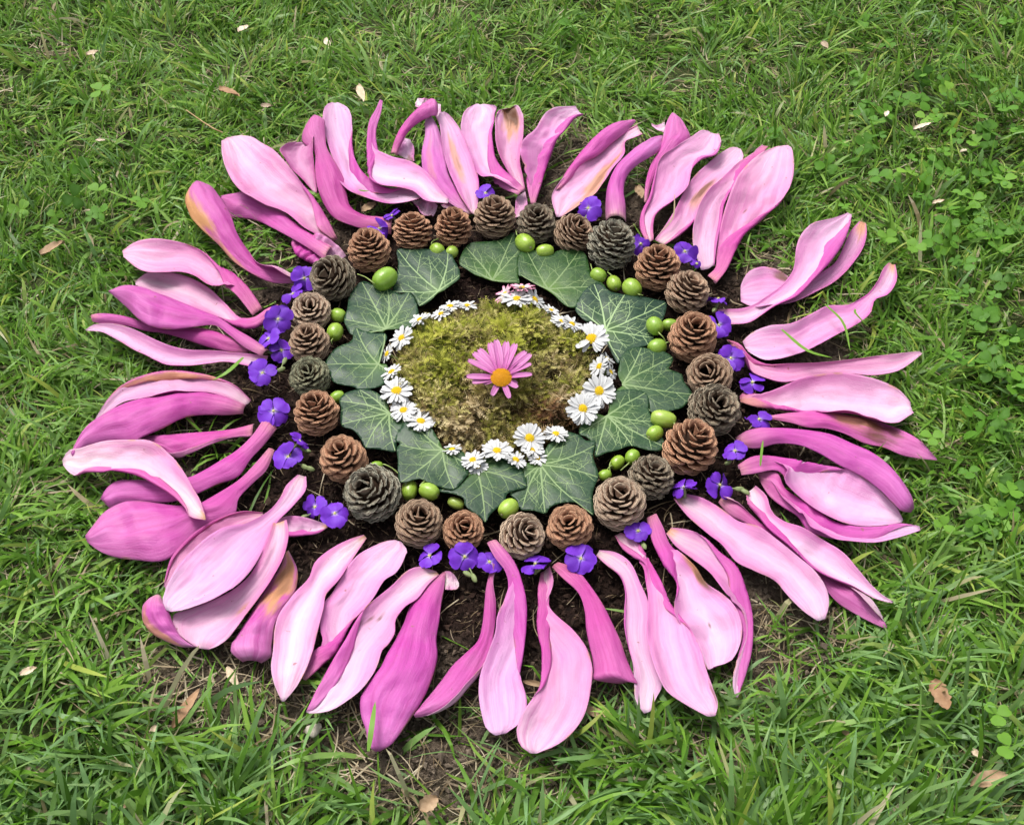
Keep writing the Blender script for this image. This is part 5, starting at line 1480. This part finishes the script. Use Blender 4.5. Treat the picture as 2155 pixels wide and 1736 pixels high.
def merge(name, lst, mat, smooth=False):
    off = 0; VV = []; FF = []; AA = {}
    for v, f, a in lst:
        VV.append(v); FF.append(f + off); off += len(v)
        for kk in a:
            AA.setdefault(kk, []).append(a[kk])
    return mesh_np(name, np.concatenate(VV), np.concatenate(FF), (mat,), {k_: np.concatenate(a) for k_, a in AA.items()}, smooth=smooth)

def scatter(n, x0, x1, y0, y1, inview):
    x = rng.uniform(x0, x1, n); y = rng.uniform(y0, y1, n)
    p = image(np.stack([x, y, np.zeros(n)], -1))
    iv = (p[:, 0] > -130) & (p[:, 0] < PW + 130) & (p[:, 1] > -90) & (p[:, 1] < PH + 160)
    k = iv if inview else ~iv
    return x[k], y[k], p[k]

def lawn(n, x0, x1, y0, y1, inview, lscale, wscale):
    x, y, p = scatter(n, x0, x1, y0, y1, inview)
    d = lawn_density(x, y)
    clump = .60 + .55 * vnoise(x * 55, y * 55, 41) + .35 * vnoise(x * 20, y * 20, 42)
    keep = rng.uniform(0, 1, len(x)) < d * np.clip(clump, .12, 1)
    x, y, p, d = x[keep], y[keep], p[keep], d[keep]
    n = len(x)
    near = sstep((p[:, 1] - 1050) / 600)                       # coarser grass in the strip near the viewer
    coarse = rng.uniform(0, 1, n) < (.12 + .22 * near)
    L = lscale * np.where(coarse, rng.uniform(.022, .050, n), rng.gamma(5, .0036, n) + .005) * (.86 + .30 * near)
    W = wscale * np.where(coarse, rng.uniform(.0020, .0036, n), rng.uniform(.0009, .0019, n)) * (1.0 + .12 * near)
    az = 2.2 * vnoise(x * 14, y * 14, 43) * np.pi + rng.normal(0, .9, n)
    el = np.clip(rng.normal(.75, .38, n), .05, 1.45)
    droop = np.abs(rng.normal(.7, .5, n))
    tint = .46 + .16 * vnoise(x * 25, y * 25, 44) + .10 * vnoise(x * 6, y * 6, 45) + rng.normal(0, .25, n) + .07 - .16 * near
    tint = np.where(rng.uniform(0, 1, n) < .14 + .36 * near, rng.uniform(.80, .90, n), np.minimum(tint, .78))
    tint = np.where(rng.uniform(0, 1, n) < .10 - .07 * near, rng.uniform(.93, 1, n), tint)
    dry = (rng.uniform(0, 1, n) < .035 + .05 * (1 - d)) * rng.uniform(.5, 1, n)
    return blades(x, y, L, W, az, el, droop, np.clip(tint, 0, 1), dry)

vis = lawn(175000, -.62, .62, -.36, .62, True, 1.0, 1.0)
rim = lawn(135000, -1.0, 1.0, -.62, 1.15, False, 1.25, 1.9)
# long pressed blades lying between and just outside the petals
n = 5200
a = rng.uniform(0, 2 * np.pi, n); r_ = rng.uniform(.19, .36, n)
x = MC[0] + r_ * np.cos(a); y = MC[1] + r_ * np.sin(a) * 1.02
k = rng.uniform(0, 1, n) < (.05 + .85 * lawn_density(x, y))
x, y = x[k], y[k]; n = len(x)
flat = blades(x, y, rng.uniform(.02, .055, n), rng.uniform(.0014, .0030, n), rng.uniform(0, 6.28, n), rng.uniform(.02, .45, n), rng.uniform(0, .5, n),
              np.clip(rng.normal(.42, .2, n), 0, .9), (rng.uniform(0, 1, n) < .06) * 1.0)
# small tufts growing up through the compost
tl = []
for tx, ty, nb, ln in [(803, 432, 9, .020), (560, 505, 12, .024), (585, 520, 8, .02), (470, 395, 8, .022), (700, 478, 5, .012), (455, 520, 9, .02), (500, 545, 8, .018), (1010, 520, 2, .008),
                       (735, 455, 4, .010), (600, 560, 6, .020), (430, 470, 12, .028), (445, 915, 14, .03), (470, 950, 10, .03), (410, 775, 12, .03), (520, 1000, 8, .025), (1690, 560, 12, .03), (1560, 545, 10, .028), (1590, 500, 10, .026)]:
    g = ground(tx, ty)
    x = g[0] + rng.normal(0, .0022, nb); y = g[1] + rng.normal(0, .0022, nb)
    tl.append(blades(x, y, rng.uniform(.6, 1.2, nb) * ln, rng.uniform(.0012, .0024, nb), rng.uniform(0, 6.28, nb), rng.uniform(.5, 1.2, nb), rng.uniform(.3, 1.0, nb), rng.uniform(.3, .6, nb), np.zeros(nb)))
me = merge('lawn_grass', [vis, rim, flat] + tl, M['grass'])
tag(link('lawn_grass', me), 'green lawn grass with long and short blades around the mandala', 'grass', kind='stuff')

# dead straw on thin patches and through the lawn
x, y, p = scatter(38000, -.6, .6, -.36, .6, True)
d = lawn_density(x, y); pe = peat_amount(x, y)
wgt = .05 + .95 * np.clip(1.25 - d, 0, 1) * (d > .02) * (1 - pe * .9)
k = rng.uniform(0, 1, len(x)) < wgt * .85
x, y = x[k], y[k]; n = len(x)
straw = blades(x, y, rng.uniform(.008, .035, n), rng.uniform(.0004, .0012, n), rng.uniform(0, 6.28, n), rng.normal(.15, .18, n), rng.normal(.15, .5, n), rng.uniform(0, 1, n), np.ones(n), 5)
straw[0][:, 2] += .002
# fine root fibres in the compost
x, y, p = scatter(9000, -.3, .3, -.3, .32, True)
k = (rng.uniform(0, 1, len(x)) < peat_amount(x, y) * .8)
x, y = x[k], y[k]; n = len(x)
fib = blades(x, y, rng.uniform(.003, .010, n), rng.uniform(.0002, .00055, n), rng.uniform(0, 6.28, n), rng.normal(.2, .3, n), rng.normal(.2, .5, n), rng.uniform(0, .25, n) * .6, np.ones(n), 4)
fib[0][:, 2] += .0015
me = merge('straw', [straw, fib], M['grass'])
tag(link('straw', me), 'dry tan straw and root fibres strewn over bare soil', 'straw', kind='stuff')

# ------------------------------------------------------------------ clover
def leaflet(size, tint):
    """heart shaped leaflet pointing along +X"""
    o_ = np.array([[0, 0], [.22, .26], [.55, .46], [.85, .42], [1.0, .20], [.93, 0], [1.0, -.20], [.85, -.42], [.55, -.46], [.22, -.26]])
    z = .10 * np.abs(o_[:, 1]) + .05 * o_[:, 0] - .12 * o_[:, 0] ** 2
    v = np.concatenate([np.c_[o_, z], [[.5, 0, .02]], [[.62, .2, .05]], [[.62, -.2, .05]]])
    f = [(0, 10, 1), (1, 10, 11), (1, 11, 2), (2, 11, 3), (3, 11, 4), (4, 11, 5), (11, 10, 5), (0, 9, 10), (9, 12, 10), (9, 8, 12), (8, 7, 12), (7, 6, 12), (6, 5, 12), (12, 5, 10)]
    mk = np.zeros(13); mk[10:] = .45; 
    return v * size, np.array(f), mk

CV, CF, CT, CM = [], [], [], []
off = 0
patches = [(2020, 400, 230, 280, 95), (1900, 210, 260, 120, 30), (2090, 800, 80, 300, 34), (230, 330, 300, 170, 10), (2090, 1080, 70, 100, 14), (1450, 60, 400, 60, 5)]
LV, LF, LM = leaflet(1.0, 0)
for cx, cy, sx, sy, num in patches:
    for k in range(num):
        px, py = cx + random.gauss(0, .5) * sx, cy + random.gauss(0, .5) * sy
        if not (-120 < px < PW + 120 and -90 < py < PH + 100):
            continue
        h = random.uniform(.007, .015)
        g = ground(px, py, h)
        if lawn_density(g[None, 0], g[None, 1])[0] < .6:
            continue
        ix, iy = int(round(g[0] / .002)) + 600, int(round(g[1] / .002)) + 600
        if 3 < ix < 1196 and 3 < iy < 1196 and foot_i[ix - 3:ix + 4, iy - 3:iy + 4].min() < 5:
            continue
        sz = random.uniform(.0055, .0110); a0 = random.uniform(0, 6.28)
        til = Matrix.Rotation(random.gauss(0, .35), 3, 'X') @ Matrix.Rotation(random.gauss(0, .35), 3, 'Y')
        tint = min(1, max(0, random.gauss(.38, .28)))
        for j in range(3):
            rm = np.array(til @ Matrix.Rotation(a0 + j * 2.094 + random.uniform(-.2, .2), 3, 'Z') @ Matrix.Rotation(random.uniform(-.4, .2), 3, 'Y'))
            CV.append((LV * sz) @ rm.T + g); CF.append(LF + off); off += 13
            CT.append(np.full(13, tint)); CM.append(LM * random.choice((0, .6, 1)))
me = mesh_np('clover', np.concatenate(CV), np.concatenate(CF), (M['clover'],), dict(tint=np.concatenate(CT), mark=np.concatenate(CM)), smooth=True)
tag(link('clover', me), 'patches of low green clover growing through the lawn', 'clover', kind='stuff')

# single clover leaves that stand out
LM_ = mesh_np('leaflet', np.concatenate([LV, LV - (0, 0, .02)]), np.concatenate([LF, LF[:, ::-1] + 13]), (M['clover'],), dict(tint=np.full(26, .75), mark=np.r_[LM, LM] * .4), smooth=True)
for px, py, sz, a0, lab in [(2098, 1502, 31, .2, 'large three part clover leaf near the lower corner'), (2125, 1570, 33, 2.0, 'round clover leaf just below the large three part one'),
                            (1985, 1105, 24, 1.1, 'clover leaf in the grass beyond the curved petal at four'), (1962, 920, 24, 2.6, 'clover leaf beside the tip of the brown bruised petal'),
                            (1868, 500, 26, .7, 'upright clover leaf beyond the dusty pink petal at half past two'), (1925, 520, 22, 1.9, 'clover leaf next outward from the upright one'),
                            (205, 402, 24, .4, 'pale round clover leaf out in the lawn at ten'), (210, 190, 24, 2.2, 'clover leaf cluster in the upper corner of the lawn')]:
    h = .022
    g = ground(px, py, h); s = px_size(px, py, h)
    root = empty('clover_leaf', (g[0], g[1], 0))
    tag(root, lab, 'leaf', 'single clover leaves in the lawn')
    for j in range(3 if 'round' not in lab else 2):
        o = link('leaflet', LM_, parent=root, loc=(0, 0, h))
        z_ = sz * s * random.uniform(.9, 1.15)
        o.scale = (z_, z_ * 1.05, z_)
        o.rotation_euler = (random.uniform(-.2, .2), random.uniform(-.4, .05), a0 + j * 2.094 + random.uniform(-.15, .15))
    v, f = tube([[0, 0, h], [.001, .001, h * .6], [.004, .002, -.004]], [.0004, .0005, .0006], 5)
    link('stalk', mesh_np('stalk', v, f, (M['stem'],)), parent=root)

# ------------------------------------------------------------------ dry leaves, litter
def dry_leaf(name, px, py, length, width, ang, colr, lab, h=.014, curl=.8, notch=0):
    rs = np.random.default_rng(int(px * 7 + py))
    s = px_size(px, py, h)
    L, Wd = length * s * .9, width * s * .85
    nu, nv = 14, 7
    V = np.zeros((nu, nv, 3))
    for i in range(nu):
        u = i / (nu - 1)
        hw = Wd / 2 * (math.sin(math.pi * min(.995, u * .93 + .035)) ** .7) * (1 + notch * rs.uniform(-.5, .4))
        for j in range(nv):
            v = -1 + 2 * j / (nv - 1)
            V[i, j] = ((u - .5) * L, hw * v, curl * .25 * Wd * v * v + .12 * L * math.sin(3 * u + v) * curl * .4 + rs.normal(0, .0003))
    top = V.reshape(-1, 3); bot = top - (0, 0, .0003)
    f = np.concatenate([grid_faces(nu, nv, 0, True), grid_faces(nu, nv, nu * nv)])
    c = ground(px, py, h)
    a = R(ang)
    d = ground(px + 10 * math.cos(a), py - 10 * math.sin(a), h) - c
    o = link(name, mesh_np(name, np.concatenate([top, bot]), f, (M['dry'],)), loc=c)
    o.rotation_euler = (rs.uniform(-.25, .25), rs.uniform(-.15, .15), math.atan2(d[1], d[0]))
    o.color = (*colr, 1)
    tag(o, lab, 'dry leaf', 'dry leaves and flakes fallen on the lawn')
CRM, TAN_, ORA, WHT, GRY = (.82, .76, .66), (.48, .38, .28), (.46, .32, .22), (1.0, .97, .92), (.55, .50, .44)
for a_ in [
 (112, 524, 62, 34, 25, TAN_, 'tan curled leaf in the lawn outward of the petals at ten', .020), (482, 196, 70, 24, -28, ORA, 'orange and cream dry petal in the lawn at eleven', .020),
 (560, 224, 26, 16, 0, GRY, 'little grey brown flake beside the orange dry petal', .018), (759, 197, 66, 20, -72, CRM, 'long cream dry petal at eleven thirty above the pink petals', .022),
 (688, 92, 34, 16, -70, WHT, 'white flake far up in the lawn at eleven thirty', .022), (513, 62, 34, 22, 30, WHT, 'whitish crumpled flake near the upper edge', .022),
 (195, 113, 30, 18, 10, CRM, 'cream flake in the upper corner of the lawn', .020), (1735, 96, 30, 16, -50, GRY, 'grey flake in the far lawn at one', .022),
 (1943, 266, 52, 14, 15, WHT, 'white grey husk in the lawn beyond the petals at two', .024), (1975, 425, 34, 12, 15, CRM, 'small cream husk in the clover at half past two', .024),
 (1866, 240, 20, 12, 60, WHT, 'tiny white flake above the white grey husk', .022), (2028, 318, 22, 12, 20, WHT, 'white speck in the clover just outward of the white grey husk', .022),
 (212, 296, 24, 9, 5, WHT, 'white chip just beside the broad pale petal tip', .016),
 (392, 1490, 112, 26, 58, ORA, 'long dry petal with an orange end on bare soil at seven thirty', .010), (489, 1424, 62, 22, -62, CRM, 'flat cream dry petal beside the ochre stained pink petal', .010),
 (322, 1540, 36, 18, 70, CRM, 'broken cream scrap at the foot of the long dry petal', .010), (1977, 1462, 74, 46, -62, ORA, 'ragged tan brown leaf in the lawn at half past four', .022),
 (2080, 1640, 96, 40, 18, TAN_, 'wide buff dry leaf near the lower corner', .018), (1790, 1548, 42, 14, -25, TAN_, 'thin brown husk in the lawn below the ragged tan leaf', .012),
 (2054, 1586, 34, 18, -35, CRM, 'cream flake beside the clover near the lower corner', .016), (902, 1690, 50, 40, 30, TAN_, 'torn buff leaf near the lower edge of the lawn', .016),
 (1252, 1500, 66, 24, -18, TAN_, 'brown husk poking out beside the largest curved petal', .006), (1124, 1438, 54, 15, -8, TAN_, 'narrow tan husk between the paddle tipped petal and the largest one', .004),
 (60, 1412, 40, 20, 20, CRM, 'pale scrap of leaf at the lawn edge at eight', .018), (330, 1488, 28, 20, -50, TAN_, 'dull brown flake on the bare soil at seven thirty', .006),
 (85, 1625, 74, 26, -10, GRY, 'grey papery leaf in the lower corner under grass', .010), (262, 1690, 26, 34, 80, TAN_, 'brown flake near the lower edge of the lawn', .012),
 (776, 437, 46, 22, 35, TAN_, 'brown bark flake on the compost above the red brown cone at eleven', .004), (398, 885, 60, 14, -50, TAN_, 'tan husk lying between petals at nine', .004),
 (1345, 405, 40, 24, -70, TAN_, 'curled brown husk on the soil above the grey cone', .004), (470, 720, 40, 20, -20, TAN_, 'tan flake under the bundle of petals at half past nine', .003),
 (1716, 925, 60, 14, 12, ORA, 'reddish brown husk under the arching magenta petal at four', .003)]:
    dry_leaf('dry_leaf', *a_[:7], h=max(.003, a_[7] - .006), notch=.5 if 'ragged' in a_[6] or 'torn' in a_[6] else .1)

# pebble and twig
g = ground(660, 1535, .004); s = px_size(660, 1535)
o = link('pebble', blob_mesh('pebble', M['pebble'], 8, .7, 10), loc=g); o.scale = (19 * s, 15 * s, 12 * s); o.rotation_euler = (0, .2, .9)
tag(o, 'small speckled whitish pebble on bare soil at the bottom', 'pebble')
pts = np.array([ground(a, b, .022) for a, b in [(392, 232), (425, 258), (450, 272), (468, 280)]]) + rng.normal(0, .0006, (4, 3))
v, f = tube(pts, [.0005, .0006, .0007, .0004], 6)
loc = pts[0]
o = link('twig', mesh_np('twig', v - loc, f, (M['dry'],)), loc=loc); o.color = (.55, .42, .26, 1)
tag(o, 'thin dry twig lying on the grass at ten thirty', 'twig')

# grass blades that lie across petals
for k, (pts_, w_, lab) in enumerate([
 ([(1645, 693), (1697, 736), (1752, 753)], .0024, 'green grass blade lying across the single pale ruffled petal'),
 ([(1736, 640), (1770, 672), (1790, 740)], .0018, 'bent grass blade over the outer part of the ruffled petal at three'),
 ([(1799, 650), (1815, 675), (1830, 690)], .0016, 'short dark grass blade near the stem end of the ruffled petal'),
 ([(800, 436), (1, 1), (1, 1)], 0, ''),
 ([(512, 752), (475, 785), (447, 800)], .0028, 'grass blade poking out above the hollow arching petal'),
 ([(755, 400), (768, 402), (778, 401)], .0014, 'tiny grass blade on the bent pale petal at eleven thirty'),
 ([(775, 1580), (782, 1530), (790, 1475)], .0030, 'upright grass blade in front of the plum magenta petal'),
 ([(1420, 410), (1415, 460), (1385, 495)], .0010, 'pale curved straw lying on the wavy pink petal at one twenty'),
 ([(1600, 980), (1603, 950), (1606, 925)], .0016, 'short grass blade beside the pink tube at four')]):
    if w_ == 0:
        continue
    P = np.array([ground(a, b, .021 + .003 * math.sin(j * 1.6)) for j, (a, b) in enumerate(pts_)])
    Pq, _, _ = catmull(np.c_[P, P[:, :1]], 9)
    P = Pq[:, :3]
    t = np.gradient(P, axis=0); sd_ = np.cross(t, [0, 0, 1]); sd_ /= np.linalg.norm(sd_, axis=1, keepdims=True) + 1e-9
    wv = sd_ * (w_ / 2 * np.array([.5, .8, 1, 1, 1, .9, .75, .5, 0]))[:, None]
    v, f, kk = ribbons_np(P[None], wv[None], 1, 8)
    nn = len(v); loc = P[0].copy()
    v2 = np.concatenate([v, v - (0, 0, .0002)]) - loc
    at = dict(tint=np.full(nn * 2, .55), along=np.full(nn * 2, .8), dry=np.full(nn * 2, 1.0 if 'straw' in lab else 0.0))
    o = link('grass_blade', mesh_np('grass_blade', v2, np.concatenate([f, f[:, ::-1] + nn]), (M['grass'],), at), loc=loc)
    tag(o, lab, 'grass blade', 'grass blades lying over petals')
